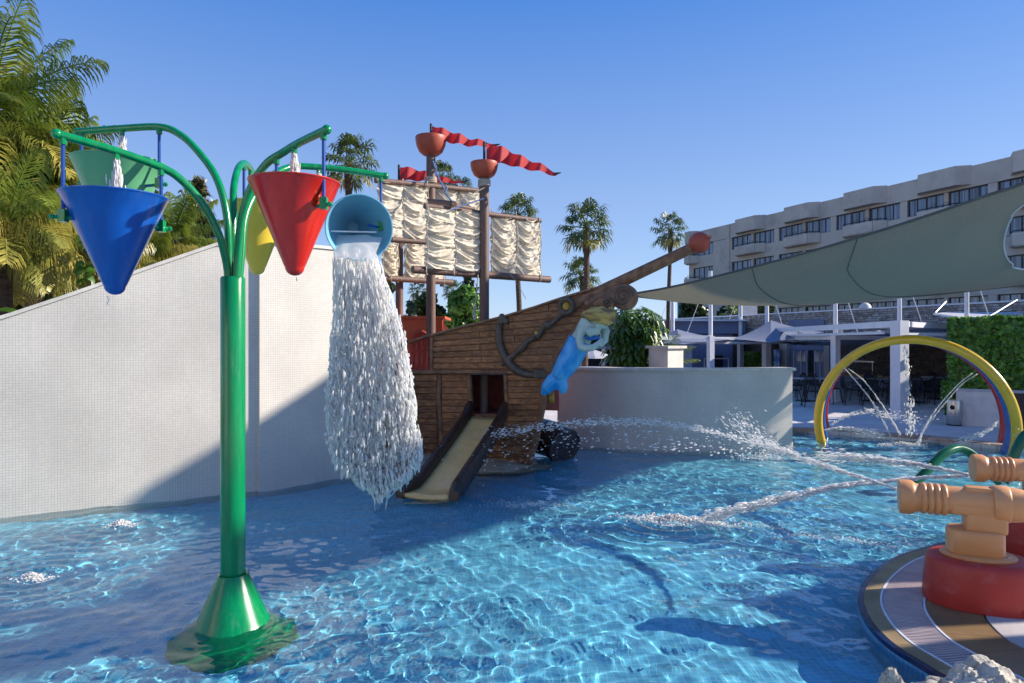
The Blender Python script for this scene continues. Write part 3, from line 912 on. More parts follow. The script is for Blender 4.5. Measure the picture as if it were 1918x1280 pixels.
# ------------------------------------------------------------------ bent green pipes in the water
P = px_path([(1700, 920, 9.2), (1727, 893, 9.3), (1750, 868, 9.4), (1772, 848, 9.5), (1795, 841, 9.6), (1818, 850, 9.6), (1840, 872, 9.5), (1875, 905, 9.4)], 6)
o = tag(own_origin(MB().tube(P, .065, 14).build('bent_pipe', M_DGREEN), (P[0].x, P[0].y, 0)), 'green pipe bent like a hump in the pool, left of the second cannon', 'pipe', 'bent green pipes in the pool')
P = px_path([(1880, 905, 9.0), (1892, 875, 9.0), (1905, 842, 9.0), (1922, 815, 9.0), (1950, 806, 9.0), (1975, 820, 9.0), (2000, 880, 9.0)], 6)
o = tag(own_origin(MB().tube(P, .065, 14).build('bent_pipe', M_DGREEN), (P[0].x, P[0].y, 0)), 'green pipe rising at the right edge behind the far cannon', 'pipe', 'bent green pipes in the pool')

# ------------------------------------------------------------------ water cannons on red pedestals
def make_cannon():
    root = empty('water_cannon', (0, 0, 0), 'tan water cannon', 'water cannon', 'water cannons on the deck')
    zb = .74
    ax = Matrix.Rotation(-PI/2, 4, 'Y')     # z axis -> -x (muzzle to -x)
    T = Matrix.Translation((0, 0, zb))
    def part(name, prof, n=40):
        return MB().lathe(prof, n, T @ ax).build(name, M_CANNON, root, angle=50)
    part('barrel', [(.06, .50), (.115, .50), (.128, .497), (.131, .47), (.131, .42), (.122, .40), (.108, .385), (.105, .36), (.105, -.06), (.105, -.14)])
    for z in (.335, .29, .245, .2):
        part('barrel_ring', [(.1, z+.02), (.112, z+.017), (.119, z+.008), (.12, z), (.119, z-.008), (.112, z-.017), (.1, z-.02)])
    part('collar', [(.1, -.10), (.128, -.105), (.136, -.12), (.136, -.2), (.13, -.21), (.118, -.215)])
    dome = [(.128, -.21)]+[(.128*math.cos(t*PI/2)**.8+.0001, -.21-.19*math.sin(t*PI/2)) for t in (.15, .3, .45, .6, .75, .88)]+[(.03, -.405), (.028, -.42)]
    part('end_dome', dome)
    part('end_knob', [(.02, -.415), (.04, -.425), (.05, -.45), (.045, -.475), (.02, -.49), (.001, -.492)])
    m = MB().lathe([(.05, .47), (.06, .502)], 30, T @ ax); 
    MB().lathe([(.001, .44), (.07, .44), (.07, .495)], 24, T @ ax).build('muzzle_bore', M_CANNON, root)
    def rbox(name, c, d, rad, mt=M_CANNON, taper=0):
        bm = bmesh.new(); bmesh.ops.create_cube(bm, size=1)
        for v in bm.verts:
            k = 1-taper*(v.co.z+.5)
            v.co = Vector((v.co.x*d[0]*k+c[0], v.co.y*d[1]*k+c[1], v.co.z*d[2]+c[2]))
        bmesh.ops.bevel(bm, geom=bm.edges[:], offset=rad, segments=3, affect='EDGES', profile=.5)
        me = bpy.data.meshes.new(name); bm.to_mesh(me); bm.free(); me.materials.append(mt); me.shade_smooth(); me.set_sharp_from_angle(angle=R(50))
        return link(bpy.data.objects.new(name, me), root)
    rbox('top_plate', (.04, 0, zb+.098), (.21, .12, .035), .012)
    rbox('yoke', (.06, 0, zb-.12), (.27, .19, .2), .03)
    rbox('yoke_side', (-.0, 0, zb-.03), (.33, .205, .12), .025)
    MB().lathe([(.17, .36), (.185, .372), (.185, .52), (.178, .535), (.16, .545)], 40, None, .72, 3.2).build('neck', M_CANNON, root, angle=50)
    MB().lathe([(.22, .335), (.245, .338), (.248, .352), (.235, .362), (.15, .37)], 40, Matrix.Translation((.02, 0, 0)), .78).build('flange', M_CANNON, root, angle=50)
    for q in (-1, 1):
        MB().lathe([(.012, .36), (.012, .372), (.004, .376)], 8, Matrix.Translation((.2, q*.07, 0))).build('bolt', M_STEEL, root)
    MB().lathe([(.37, 0), (.372, .004), (.352, .27), (.345, .31), (.325, .333), (.29, .34), (.01, .34)], 48, Matrix.Translation((.03, 0, 0)) , .80, 2.4).build('pedestal', M_REDPED, root, angle=45)
    MB().sph((.26, -.27, .035), .016, 6).build('bolt', M_STEEL, root)
    return root
cn = make_cannon()
place(cn, True, (W(1826, 1000, 5.12).x, 5.12, .056), R(-24), label='tan water cannon on a red pedestal, the nearer one beside the grating')
place(cn, False, (W(1938, 1000, 6.35).x, 6.35, .056), R(-18), label='tan water cannon at the right edge, behind the nearer one')
# ------------------------------------------------------------------ pirate ship
ship = empty('pirate_ship', (-.4, 11.5, 0), 'brown wooden play ship with square sails standing in the pool', 'ship')
def Yd(px, py):
    y = 10.6+(1015-px)*.0034
    if px > 1015: y = 10.6-(px-1015)*.0032
    if py < 700: y -= (700-py)*.0014
    else: y += (py-700)*.0022
    return y
def S(px, py, o=0.0):
    p = W(px, py, Yd(px, py))
    return p+Vector((-.30, -.95, 0))*o
def ysheer(px): return interp(px, [640, 770, 805, 850, 900, 950, 1000, 1050, 1100, 1140, 1160], [664, 642, 630, 617, 605, 592, 577, 560, 545, 534, 530])
def xstem(py): return interp(py, [530, 548, 600, 650, 700], [1150, 1141, 1093, 1055, 1020])
def xkeel(py): return interp(py, [700, 760, 830, 900], [1020, 1017, 1003, 981])
def slab(name, lo, up, mt, t=.03, parent=None, base=0.0, n=None, inset=.5, smooth=False):
    """a plank: lo and up are lists of (px, py) along its lower and upper edges; it stands t proud of the hull"""
    V = []; Fc = []
    for (a, b) in zip(lo, up):
        ia = inset if b[1] < a[1]-2*inset else 0
        V += [S(a[0], a[1], base), S(a[0], a[1]-ia, base+t), S(b[0], b[1]+ia, base+t), S(b[0], b[1], base)]
    k = len(lo)
    for i in range(k-1):
        for j in range(4):
            j2 = (j+1) % 4
            Fc.append((i*4+j, i*4+4+j, i*4+4+j2, i*4+j2))
    Fc += [(0, 1, 2, 3), ((k-1)*4, (k-1)*4+3, (k-1)*4+2, (k-1)*4+1)]
    m = MB(); m.add(V, Fc)
    return m.build(name, mt, parent or ship, smooth=smooth)
def plank_row(ylo, yup, x0, x1lo, x1up, clip=True, cuts=None, jit=.6):
    """one strake, cut into planks"""
    xs_ = [x0]+sorted(cuts or [])+[None]
    for a, b in zip(xs_[:-1], xs_[1:]):
        bl = x1lo if b is None else b; bu = x1up if b is None else b
        if bl <= a+4: continue
        lo = []; up = []
        n = max(3, int((bl-a)/14))
        j1 = random.uniform(-jit, jit)
        for i in range(n+1):
            t = i/n
            xl, xu = lerp(a+(.4 if a != x0 else 0), bl-(.4 if b else 0), t), lerp(a+(.4 if a != x0 else 0), bu-(.4 if b else 0), t)
            l = ylo(xl)-.35+j1*.3; u = yup(xu)+.35
            if clip: u = max(u, ysheer(xu)+1)
            if l-u < 1.5:
                if lo and i > 0: 
                    continue
                continue
            lo.append((xl, l)); up.append((xu, u))
        if len(lo) > 1: slab('plank', lo, up, M_WOOD, .028+random.uniform(-.006, .008))
# backing shell of the hull, both sides, decks
def yrow(k):
    return lambda x: 691-k*(10.3+2.9*(x-811)/203)
side = MB()
def width(px, xe=1150): return max(.03, 2.3*(1-min(1, (px-640)/(xe-640))**2.2))
DEPTH = Vector((.5, .86, 0))
def shell(v, u):
    # u along 0..1, v 0 bottom..1 top
    if v < .5:
        py = lerp(885, 700, v*2); x1 = xkeel(py)
    else:
        x1 = None
    px0 = 640 if v < .5 else 806
    if v >= .5:
        # between rail and sheer
        w = (v-.5)*2
        x1 = xstem(lerp(700, 540, w)); px = lerp(px0, x1, u)
        py = lerp(700, ysheer(px)+1, w)
        py = min(py, 700)
    else:
        px = lerp(px0, x1, u)
    return px, py
def near(u, v):
    px, py = shell(v, u); return S(px, py, 0)
def far(u, v):
    px, py = shell(v, u); p = S(px, py, 0); return p+DEPTH*width(px, shell(v, 1)[0])
# near shell leaves the door open: build it as patches in pixel space
def patch(x0, x1f, y0, y1f, nu=10, nv=6):
    m = MB()
    m.grid(lambda u, v: S(lerp(x0, x1f(lerp(y0, y1f(.5), v)) if callable(x1f) else x1f, u), lerp(y0, y1f(u), v), -.004), nu, nv)
    return m
m = MB()
m.grid(lambda u, v: near(u, .5+.5*v), 40, 10); m.build('hull_side', M_WOODD, ship)
m = MB()
m.grid(lambda u, v: S(lerp(640, 883, u), lerp(858, 700, v)), 12, 8)
m.grid(lambda u, v: S(lerp(883, 946, u), lerp(885, 776, v)), 4, 6)
m.grid(lambda u, v: S(lerp(946, xkeel(lerp(890, 700, v)), u), lerp(890, 700, v)), 6, 10)
m.build('hull_side', M_WOODD, ship)
m = MB()
m.grid(lambda u, v: far(u, v*.499), 30, 8); m.grid(lambda u, v: far(u, .5+v*.5), 30, 8); m.build('hull_far_side', M_WOODD, ship)
m = MB()   # stern wall
m.grid(lambda u, v: near(0, v*.499).lerp(far(0, v*.499), u), 6, 10); m.build('stern', M_WOODD, ship)
m = MB()   # deck and floor
m.grid(lambda u, v: S(lerp(640, 1015, u), 702).lerp(S(lerp(640, 1015, u), 702)+DEPTH*width(lerp(640, 1015, u), 1020), v), 20, 3)
m.build('deck', M_WOODD, ship)
m = MB(); fz = S(915, 777).z
m.grid(lambda u, v: (lambda p, w: Vector((p.x+DEPTH.x*w*v, p.y+DEPTH.y*w*v, fz)))(S(lerp(700, 1008, u), 777), width(lerp(700, 1008, u), 1012)*.96), 12, 3)
m.build('lower_floor', M_REDW, ship)
# inner red wall seen through the door
m = MB()
a = S(860, 778)+DEPTH*1.25; b = S(960, 778)+DEPTH*.9
m.grid(lambda u, v: Vector((lerp(a.x-1.2, b.x+.35, u), lerp(a.y, b.y, u), lerp(fz, S(900, 703).z+.05, v))), 8, 6)
m.build('inner_wall', M_REDW, ship)
# planks of the upper hull
for k in range(0, 13):
    x0 = 811
    if k > 5:    # the strake starts where it comes out from under the sheer
        for x in range(811, 1130, 2):
            if yrow(k)(x) > ysheer(x)+2.5: x0 = x; break
    l, u = yrow(k), yrow(k+1)
    yl, yu = l(1050), u(1050)
    xl = xstem(l(xstem(l(1060)))) - 4; xu = xstem(u(xstem(u(1060)))) - 4
    if xl-x0 < 10: continue
    cc = [x for x in (x0+(xl-x0)*random.uniform(.3, .62),)] if xl-x0 > 90 else []
    plank_row(l, u, x0, xl, xu, True, cc)
# planks of the lower hull
def lrow(k, x0, h): return lambda x: 702+k*h
for k in range(13):
    l, u = (lambda x, k=k: 702+(k+1)*11.7), (lambda x, k=k: 702+k*11.7)
    for (a, b) in ((640, 770), (779, 819), (829, 877)):
        yb = 846+(b-770)*.12
        if l(0) > yb+6: continue
        plank_row(l, u, a, b, b, False)
for k in range(17):
    l, u = (lambda x, k=k: 702+(k+1)*11), (lambda x, k=k: 702+k*11)
    if k >= 7: x0 = 886
    else: x0 = 952
    if l(0) > 889: continue
    plank_row(l, u, x0, xkeel(l(0))-5, xkeel(u(0))-5, False)
def board(name, pts, w, t=.05, mt=M_WOODD, base=0.0, parent=None):
    """a rib or rail following (px, py) points, w pixels wide"""
    P = [Vector((x, y)) for x, y in pts]; lo = []; up = []
    for i, p in enumerate(P):
        d = (P[min(i+1, len(P)-1)]-P[max(i-1, 0)]).normalized(); n_ = Vector((-d.y, d.x))
        lo.append(tuple(p+n_*w/2)); up.append(tuple(p-n_*w/2))
    V = []; Fc = []
    for a, b in zip(lo, up):
        c1 = (lerp(a[0], b[0], .18), lerp(a[1], b[1], .18)); c2 = (lerp(a[0], b[0], .82), lerp(a[1], b[1], .82))
        V += [S(*a, base), S(*a, base+t*.7), S(*c1, base+t), S(*c2, base+t), S(*b, base+t*.7), S(*b, base)]
    k = len(lo)
    for i in range(k-1):
        for j in range(6):
            j2 = (j+1) % 6
            Fc.append((i*6+j, i*6+6+j, i*6+6+j2, i*6+j2))
    Fc += [(0, 1, 2, 3, 4, 5), tuple((k-1)*6+j for j in (5, 4, 3, 2, 1, 0))]
    m = MB(); m.add(V, Fc)
    return m.build(name, mt, parent or ship, smooth=True, angle=50)
board('rib', [(825, 702), (823, 745), (826, 790), (829, 842)], 8)
board('rib', [(879, 701), (882, 740), (884, 778)], 8, .06)
board('rib', [(948, 702), (949, 740), (952, 780)], 7, .06)
board('rib', [(775, 702), (776, 760), (778, 845)], 7)
board('rib', [(810, 628), (810, 693)], 6)
board('rail', [(640, 699), (770, 697), (880, 696), (960, 697), (1018, 701)], 8, .09)
board('lower_rail', [(780, 792), (825, 792), (866, 795)], 3.5, .045)
board('sheer_rail', [(x, ysheer(x)) for x in (806, 850, 900, 950, 1000, 1050, 1100, 1138)], 5, .10, M_WOODD, -.02)
board('stem_board', [(1148, 541), (1120, 566), (1092, 602), (1072, 628), (1048, 662), (1026, 695)], 13, .09)
board('stem_board', [(1019, 700), (1017, 760), (1003, 830), (984, 888)], 12, .06)
board('hand_rail', [(640, 668), (770, 641), (808, 628)], 5, .08)
# figure timber from stem to bowsprit
BS0, BS1 = W(1075, 570, 10.25), W(1300, 463, 9.35)
m = MB(); d = (BS1-BS0); m.tube([BS0, BS0+d*.3, BS0+d*.97, BS1], [.095, .09, .075, .07], 18); m.build('bowsprit', M_WOODP if False else M_WOODD, ship)
bc = W(1310, 455, 9.32)
MB().sph(bc, .147, 16).build('bowsprit_ball', M_BOWL, ship)
m = MB(); m.box(bc+Vector((.08, -.1, .06)), (.09, .07, .03)); m.build('latch', M_BOWL, ship)
m = MB()
m.grid(lambda u, v: W(lerp(1095, 1158, u), lerp(lerp(562, 530, u), lerp(582, 548, u), v), lerp(10.05, 9.85, u)-.07*math.sin(PI*v)), 6, 4)
m.build('head_timber', M_WOODD, ship)
# scroll: two volutes joined by a neck
sc_ = empty('tmp'); bpy.data.objects.remove(sc_)
def disc(c, r, t, name, parent):
    pr = [(.001, t/2), (r*.8, t/2), (r*.93, t*.46), (r, t*.3), (r, t*.1), (r*.93, t*.04), (r*.93, -t*.04), (r, -t*.1), (r, -t*.3), (r*.93, -t*.46), (r*.8, -t/2), (.001, -t/2)]
    d = Vector((-.35, -.93, .05)).normalized()
    M = Matrix.Translation(c) @ d.to_track_quat('Z', 'Y').to_matrix().to_4x4()
    return MB().lathe(pr, 40, M).build(name, M_WOODD, parent, angle=60), M
c1 = W(1170, 557, 9.75); c2 = W(1142, 571, 9.8)
big, Mb = disc(c1, .185, .24, 'volute', ship)
sm, Ms = disc(W(1140, 570, 9.72), .085, .2, 'volute', ship)
for (Mx, r, t, turns, par) in ((Mb, .15, .12, 2.3, big), (Ms, .065, .1, 1.7, sm)):
    P = []
    for i in range(60):
        a = 2*PI*turns*i/59; rr = r*(1-i/59*.88)
        P.append(Mx @ Vector((math.cos(a)*rr, math.sin(a)*rr, t+.010)))
    m = MB().tube(P, .015, 8); m.build('spiral', M_IRON, par)
m = MB(); m.tube([W(1118, 572, 9.95), W(1138, 560, 9.8), W(1158, 548, 9.78)], [.075, .07, .065], 12); m.build('scroll_neck', M_WOODD, ship)
# anchor on the hull, one piece
def remesh(o, vox, sm=4):
    md = o.modifiers.new('remesh', 'REMESH'); md.mode = 'VOXEL'; md.voxel_size = vox; md.use_smooth_shade = True
    m2 = o.modifiers.new('smooth', 'SMOOTH'); m2.iterations = sm; m2.factor = .5
    return o
anc = MB()
def SP(pts, o=.07): return [S(x, y, o) for x, y in pts]
shank = [(1056, 585), (1044, 598), (1036, 606), (1028, 609), (1022, 612), (1015, 622), (1008, 627), (1000, 634), (988, 641), (984, 648), (970, 660), (956, 672), (942, 683)]
rad = [.055, .04, .045, .075, .05, .04, .085, .045, .04, .065, .05, .05, .045]
anc.tube([S(x, y, .07) for x, y in shank], rad, 12)
P = smooth_path(SP([(943, 590), (937, 618), (939, 645), (950, 672), (966, 690), (985, 700), (1002, 702), (1016, 700)]), 6)
anc.tube(P, [lerp(.045, .07, math.sin(PI*i/(len(P)-1))) for i in range(len(P))], 12)
anc.tube([S(943, 601, .06), S(943, 588, .06)], [.055, .03], 10)
anc.box(S(1014, 700, .07), (.19, .1, .14)); anc.box(S(945, 601, .07), (.15, .08, .09))
ring = [S(1063+12*math.cos(a), 574+13*math.sin(a), .08) for a in np.linspace(0, 2*PI, 25)[:-1]]
anc.tube(ring, .045, 10, closed=True)
anchor = remesh(anc.build('anchor', M_IRON, ship), .014)
for (x, y, r) in ((1063, 574, .065), (1008.5, 624, .03)):
    m = MB(); c = S(x, y, .12 if r < .05 else .06); m.sph(c, (r, .03, r*1.15), 8); m.build('porthole_boss', M_GOLD, ship)
# fixed bolts
# yellow porthole frame half hidden by the falling water, ship's wheel, gun inside the door
m = MB(); m.tube([S(768+7*math.cos(a), 733+22*math.sin(a), .05) for a in np.linspace(0, 2*PI, 25)[:-1]], .03, 8, closed=True); m.build('porthole_frame', M_WOODD, ship)
m = MB(); m.sph(S(767, 733, .02), (.05, .04, .15), 8); m.build('porthole_boss', M_GOLD, ship)
Mg = Matrix.Translation(S(944, 733)+DEPTH*.35) @ Vector((-1, -.25, 0)).normalized().to_track_quat('Z', 'Y').to_matrix().to_4x4()
MB().lathe([(.001, .2), (.03, .19), (.034, .165), (.02, .145), (.02, .12), (.06, .1), (.1, .06), (.115, 0), (.1, -.06), (.05, -.12), (.001, -.14)], 24, Mg).build('wooden_knob', mat('orange_wood_knob', (.5, .25, .07), rough=.4), ship)
gk = W(1032, 745, 11.3)
MB().lathe([(.001, .05), (.07, .05), (.085, .03), (.085, -.03), (.07, -.05), (.001, -.05)], 24, Matrix.Translation(gk) @ Matrix.Rotation(PI/2, 4, 'Y') @ Matrix.Scale(1.2, 4, (1, 0, 0))).build('gilded_boss', M_GOLD, ship)
# turned red balusters
def baluster(p, h):
    pr = [(.032, 0), (.032, .05), (.018, .07), (.022, .09), (.034, .2), (.036, .3), (.022, .46), (.014, .56), (.016, .62), (.03, .66), (.016, .7), (.016, .78), (.03, .83), (.032, .86), (.032, 1)]
    MB().lathe([(r, z*h) for r, z in pr], 12, Matrix.Translation(p)).build('baluster', M_REDP, ship)
for x in (650, 660, 670, 680, 690, 700, 710, 720, 730, 740, 750, 760, 771, 780, 790, 800):
    p = S(x, 692, -.02); top = S(x, interp(x, [640, 770, 808], [668, 641, 628])+3, -.02)
    baluster(p, top.z-p.z)
# orange cabin
cab = W(693, 672, 13.2); cabr = W(829, 672, 13.4)
cz0, cz1 = S(700, 700).z, W(770, 597, 13.25).z
m = MB()
arch_pts = [(775, 642), (775, 632), (780, 624), (788, 620), (796, 624), (801, 632), (801, 642)]
frame = [W(690, 690, 13.2), W(690, 596, 13.2), W(829, 597, 13.2), W(829, 690, 13.2)]
hole = [W(x, y, 13.2) for x, y in [(801, 660)]+arch_pts[::-1]+[(775, 660)]]
polyv = [Vector((p.x, p.z, 0)) for p in [frame[0], frame[1], frame[2], frame[3], *hole]]
# wall outline with the arched opening cut from below the rail
outl = [frame[0], frame[1], frame[2], frame[3], W(801, 690, 13.2), *[W(x, y, 13.2) for x, y in arch_pts[::-1]], W(775, 690, 13.2)]
tri = tessellate_polygon([[Vector((p.x, p.z, 0)) for p in outl]])
n_ = len(outl)
m.add([p for p in outl]+[p+Vector((0, .08, 0)) for p in outl], [t for t in tri]+[tuple(i+n_ for i in reversed(t)) for t in tri]+[(i, (i+1) % n_, n_+(i+1) % n_, n_+i) for i in range(n_)])
m.build('cabin_wall', M_ORANGE, ship, smooth=False)
m = MB(); fr, fl = frame[2], frame[1]
m.beam(fl+Vector((-.03, .6, .02)), fr+Vector((.05, .6, .02)), 1.3, .05); m.build('cabin_roof', M_ORANGE, ship)
m = MB(); m.box(((fl.x+fr.x)/2, 14.4, (cz0+cz1)/2-.2), (fr.x-fl.x, .06, cz1-cz0)); m.build('cabin_wall', M_REDW, ship)
m = MB(); m.box((fr.x, 13.8, (cz0+cz1)/2-.2), (.06, 1.1, cz1-cz0)); m.build('cabin_wall', M_ORANGE, ship)
m = MB(); m.tube([W(x, y, 13.15) for x, y in arch_pts], .03, 8); m.build('arch_trim', M_BOWL, ship)
m = MB(); m.grid(lambda u, v: W(lerp(826, 841, u), lerp(lerp(596, 618, u), 640, v), 13.3), 2, 2); m.build('side_wing', M_PAD, ship)

# masts, bowls, yards
def mast(px, ytop, ybase, Y, w, rope_y=None, bowl=None, pole=None):
    r = w/2*Y/F
    a = W(px, ybase, Y); b = W(px, ytop, Y)
    m = MB(); m.tube([a, a.lerp(b, .5), b], [r*1.06, r*1.02, r], 20); m.build('mast', M_WOODP, ship)
    if rope_y:
        for i in range(4):
            z = W(px, rope_y+i*3.0, Y)
            P = [z+Vector((math.cos(t)*(r+.012), math.sin(t)*(r+.012), .004*i*math.cos(t))) for t in np.linspace(0, 2*PI, 21)[:-1]]
            MB().tube(P, .018, 6, closed=True).build('rope_coil', M_ROPE, ship)
    if bowl:
        hw, y0, y1 = bowl
        rr = hw*Y/F; t = W(px, y0, Y); h = (y1-y0)*Y/F
        prof = [(r*.9, -h), (rr*.5, -h*.97), (rr*.75, -h*.8), (rr*.92, -h*.5), (rr*.99, -h*.2), (rr, -.01), (rr*.985, 0), (rr*.93, 0), (rr*.9, -h*.25), (rr*.5, -h*.7), (.001, -h*.75)]
        MB().lathe(prof, 36, Matrix.Translation(t)).build('crow_nest', M_BOWL, ship)
    if pole:
        m = MB(); m.tube([W(px, pole[1], Y), W(px, pole[0], Y)], .022, 8); m.build('flag_pole', M_BLACK, ship)
mast(907, 330, 779, 11.4, 18, 339, (26, 305, 334), (266, 312))
mast(807, 290, 700, 12.6, 17, 334, (29, 257, 292), (232, 262))
mast(748, 452, 700, 13.8, 14)
m = MB(); m.tube([W(747, 345, 12.9), W(747, 309, 12.9)], .022, 8); m.build('flag_pole', M_BLACK, ship)
YR = Vector((.57, .82, 0)).normalized()
def yard(x0, y0, Y0, x1, y1, Y1, r, extra=0):
    a, b = W(x0, y0, Y0), W(x1, y1, Y1)
    m = MB(); m.tube([a, b], r, 16); m.build('yard', M_WOODP, ship)
    return a, b
low1 = yard(773, 505, 10.68, 1029, 524, 12.35, .062)
top1 = yard(795, 386, 10.8, 1012, 414, 12.25, .045)
top2 = yard(703, 338, 11.8, 902, 358, 13.3, .05)
low2 = yard(733, 449, 12.0, 905, 462, 13.3, .05)
low3 = yard(712, 521, 13.3, 847, 529, 14.4, .06)
m = MB(); m.tube([W(803, 377, 11.9), W(851, 382, 11.0)], .045, 12); m.build('yard', M_WOODP, ship)
m = MB(); m.tube([W(848, 385, 11.6), W(888, 392, 11.9)], .04, 12); m.build('yard', M_WOODP, ship)

def cloth(x0, x1, yt0, yt1, yb0, yb1, Yl, Yr, seed, rows=4, halves=2, amp=.05):
    """canvas tied down by a net of ropes: every cell bellies out and creases hang between the ties"""
    A, B = W(x0, yt0, Yl), W(x1, yt1, Yr); C, D = W(x0, yb0, Yl), W(x1, yb1, Yr)
    nrm = (B-A).cross(C-A).normalized()
    if nrm.y > 0: nrm = -nrm
    nu, nv = 64, 72
    def f(u, v, full=True):
        p = A.lerp(B, u).lerp(C.lerp(D, u), v)
        cu = (u*halves) % 1.0 if u < 1 else 1.0
        cell = int(min(u*halves, halves-1e-6)) 
        # tie lines sag between the ropes
        vv = v*rows - .22*math.sin(PI*cu) - .12*math.sin(2*PI*cu+seed+cell)
        fr = vv-math.floor(vv)
        belly = abs(math.sin(PI*fr))**.7*math.sin(PI*min(1, max(0, cu)))**.5
        q = Vector((u*4+seed, v*4, seed*1.7))
        r1 = 1-abs(noise.noise(Vector((u*5+v*4*math.sin(seed+cell*2), v*5-u*3, seed))))*2
        r2 = 1-abs(noise.noise(Vector((u*9-v*6, v*8+u*4, seed+5))))*2
        row = math.floor(vv); ph = math.sin(row*12.9+cell*7.3+seed)*43.7; ph -= math.floor(ph)
        sg_ = .25+.5*ph
        w1 = fr-sg_*4*cu*(1-cu)+(.5*(cu-.5) if ph > .5 else -.45*(cu-.5))
        fold = max(0, math.cos(2*PI*(w1*1.35+ph)))**3
        fold2 = max(0, math.cos(2*PI*(w1*2.6+cu*(1.5*ph-.7)+ph*2)))**4
        d = amp*(.55*belly-.2)+amp*1.15*fold*math.sin(PI*min(1, max(0, cu)))**.4+amp*.5*fold2+amp*.5*max(0, r1-.4)+amp*.12*max(0, r2-.5)
        edge = .02*math.sin(v*PI*rows*2+seed)*(1 if u in (0, 1) else 0)
        return p+nrm*d+(B-A).normalized()*edge*0.8-Vector((0, 0, 1))*0
    m = MB(); m.grid(f, nu, nv)
    o = m.build('sail', M_CANVAS, ship, angle=180)
    # ropes: upright at both edges and between the halves, sagging ones across
    for u in [i/halves for i in range(halves+1)]:
        uu = min(max(u, .012), .988)
        P = [f(uu, t)+nrm*.02+Vector((.012*math.sin(t*9+seed), 0, 0)) for t in np.linspace(-.02, 1.03, 15)]
        MB().tube(P, .0085, 6).build('rope', M_ROPE, o)
    for r_ in range(1, rows):
        P = []
        for t in np.linspace(0, 1, 25):
            cu = (t*halves) % 1.0; cell = int(min(t*halves, halves-1e-6))
            v = (r_+.22*math.sin(PI*cu)+.12*math.sin(2*PI*cu+seed+cell))/rows
            P.append(f(float(t), min(v, .99))+nrm*.015)
        MB().tube(P, .006, 5).build('rope', M_ROPE, o)
    for u in (.02, .5, .98):
        for (e, g_) in ((0, -.03), (1, 1.03)):
            q = f(u, g_)
            P = [q+Vector((0, math.cos(t)*.07, math.sin(t)*.07)) for t in np.linspace(0, 2*PI, 11)[:-1]]
            MB().tube(P, .008, 5, closed=True).build('rope', M_ROPE, o)
    return o
cloth(797, 904, 389, 400, 503, 512, 10.75, 11.45, 1.3, 5)
cloth(919, 1012, 401, 415, 512, 519, 11.65, 12.25, 4.1, 5)
cloth(707, 801, 341, 351, 446, 453, 11.85, 12.5, 7.7, 4)
cloth(815, 900, 352, 361, 452, 458, 12.75, 13.3, 2.9, 4)
cloth(715, 745, 455, 456, 519, 522, 13.3, 13.6, 9.2, 3, 1)
cloth(757, 833, 456, 460, 520, 526, 13.7, 14.3, 5.5, 3)
def rope(pts, r=.009, mt=None, sagn=0):
    MB().tube([W(*p) for p in pts], r, 6).build('rope', mt or M_ROPE, ship)
rope([(907, 352, 11.3), (880, 366, 11.2), (852, 379, 11.1)])
rope([(907, 372, 11.2), (870, 384, 11.1), (845, 393, 10.9)], .012, M_ROPEB)
rope([(811, 302, 12.4), (816, 318, 12.3), (822, 335, 12.2), (830, 350, 12.1), (836, 365, 12), (845, 376, 11.8)], .014, M_ROPEB)
rope([(818, 312, 12.3), (815, 325, 12.3), (826, 342, 12.2), (838, 352, 12.1), (834, 362, 12), (845, 374, 11.9)], .011, M_ROPEB)
rope([(895, 515, 11.3), (893, 545, 11.2), (890, 575, 11.1), (888, 596, 11.0)], .011)
rope([(891, 572, 11.1), (887, 585, 11.05), (890, 600, 11)], .025)
rope([(935, 490, 11.6), (965, 525, 11.2), (985, 560, 10.7)], .004)
# pennants
def pennant(pts, ph, label=None):
    """pts: (px, py of upper edge, py of lower edge, depth)"""
    X_ = [p[0] for p in pts]
    m = MB()
    def f(u, v):
        x = lerp(X_[0], X_[-1], u)
        yt = interp(x, X_, [p[1] for p in pts]); yb = interp(x, X_, [p[2] for p in pts]); Y = interp(x, X_, [p[3] for p in pts])
        yy = lerp(yt, yb, v)
        q = W(x, yy, Y)
        s_ = math.sin(u*PI*7+ph+v*.6)
        return q+Vector((0, .09*s_*(.35+.65*math.sin(PI*min(1, u*1.05))), .012*math.cos(u*PI*7+ph)))
    m.grid(f, 70, 8); o = m.build('pennant', M_FLAG, ship, angle=180)
    if label: o['label'] = label
    e = pts[-1]
    MB().tube([W(e[0]-4, (e[1]+e[2])/2, e[3]), W(e[0]+9, (e[1]+e[2])/2-3, e[3])], [.03, .006], 6).build('pennant_tip', M_BLACK, ship)
pennant([(911, 270, 303, 11.4), (925, 272, 306, 11.4), (950, 279, 308, 11.4), (975, 293, 315, 11.4), (1010, 306, 321, 11.4), (1030, 317, 328, 11.4), (1042, 324, 329, 11.4)], .3)
pennant([(809, 235, 260, 12.6), (825, 240, 262, 12.6), (850, 248, 269, 12.6), (875, 258, 273, 12.6), (905, 264, 275, 12.6), (928, 271, 275, 12.6)], 1.4)
pennant([(749, 312, 339, 12.9), (770, 315, 338, 12.9), (798, 322, 340, 12.9), (830, 333, 343, 12.9), (868, 340, 343, 12.9)], 2.2)

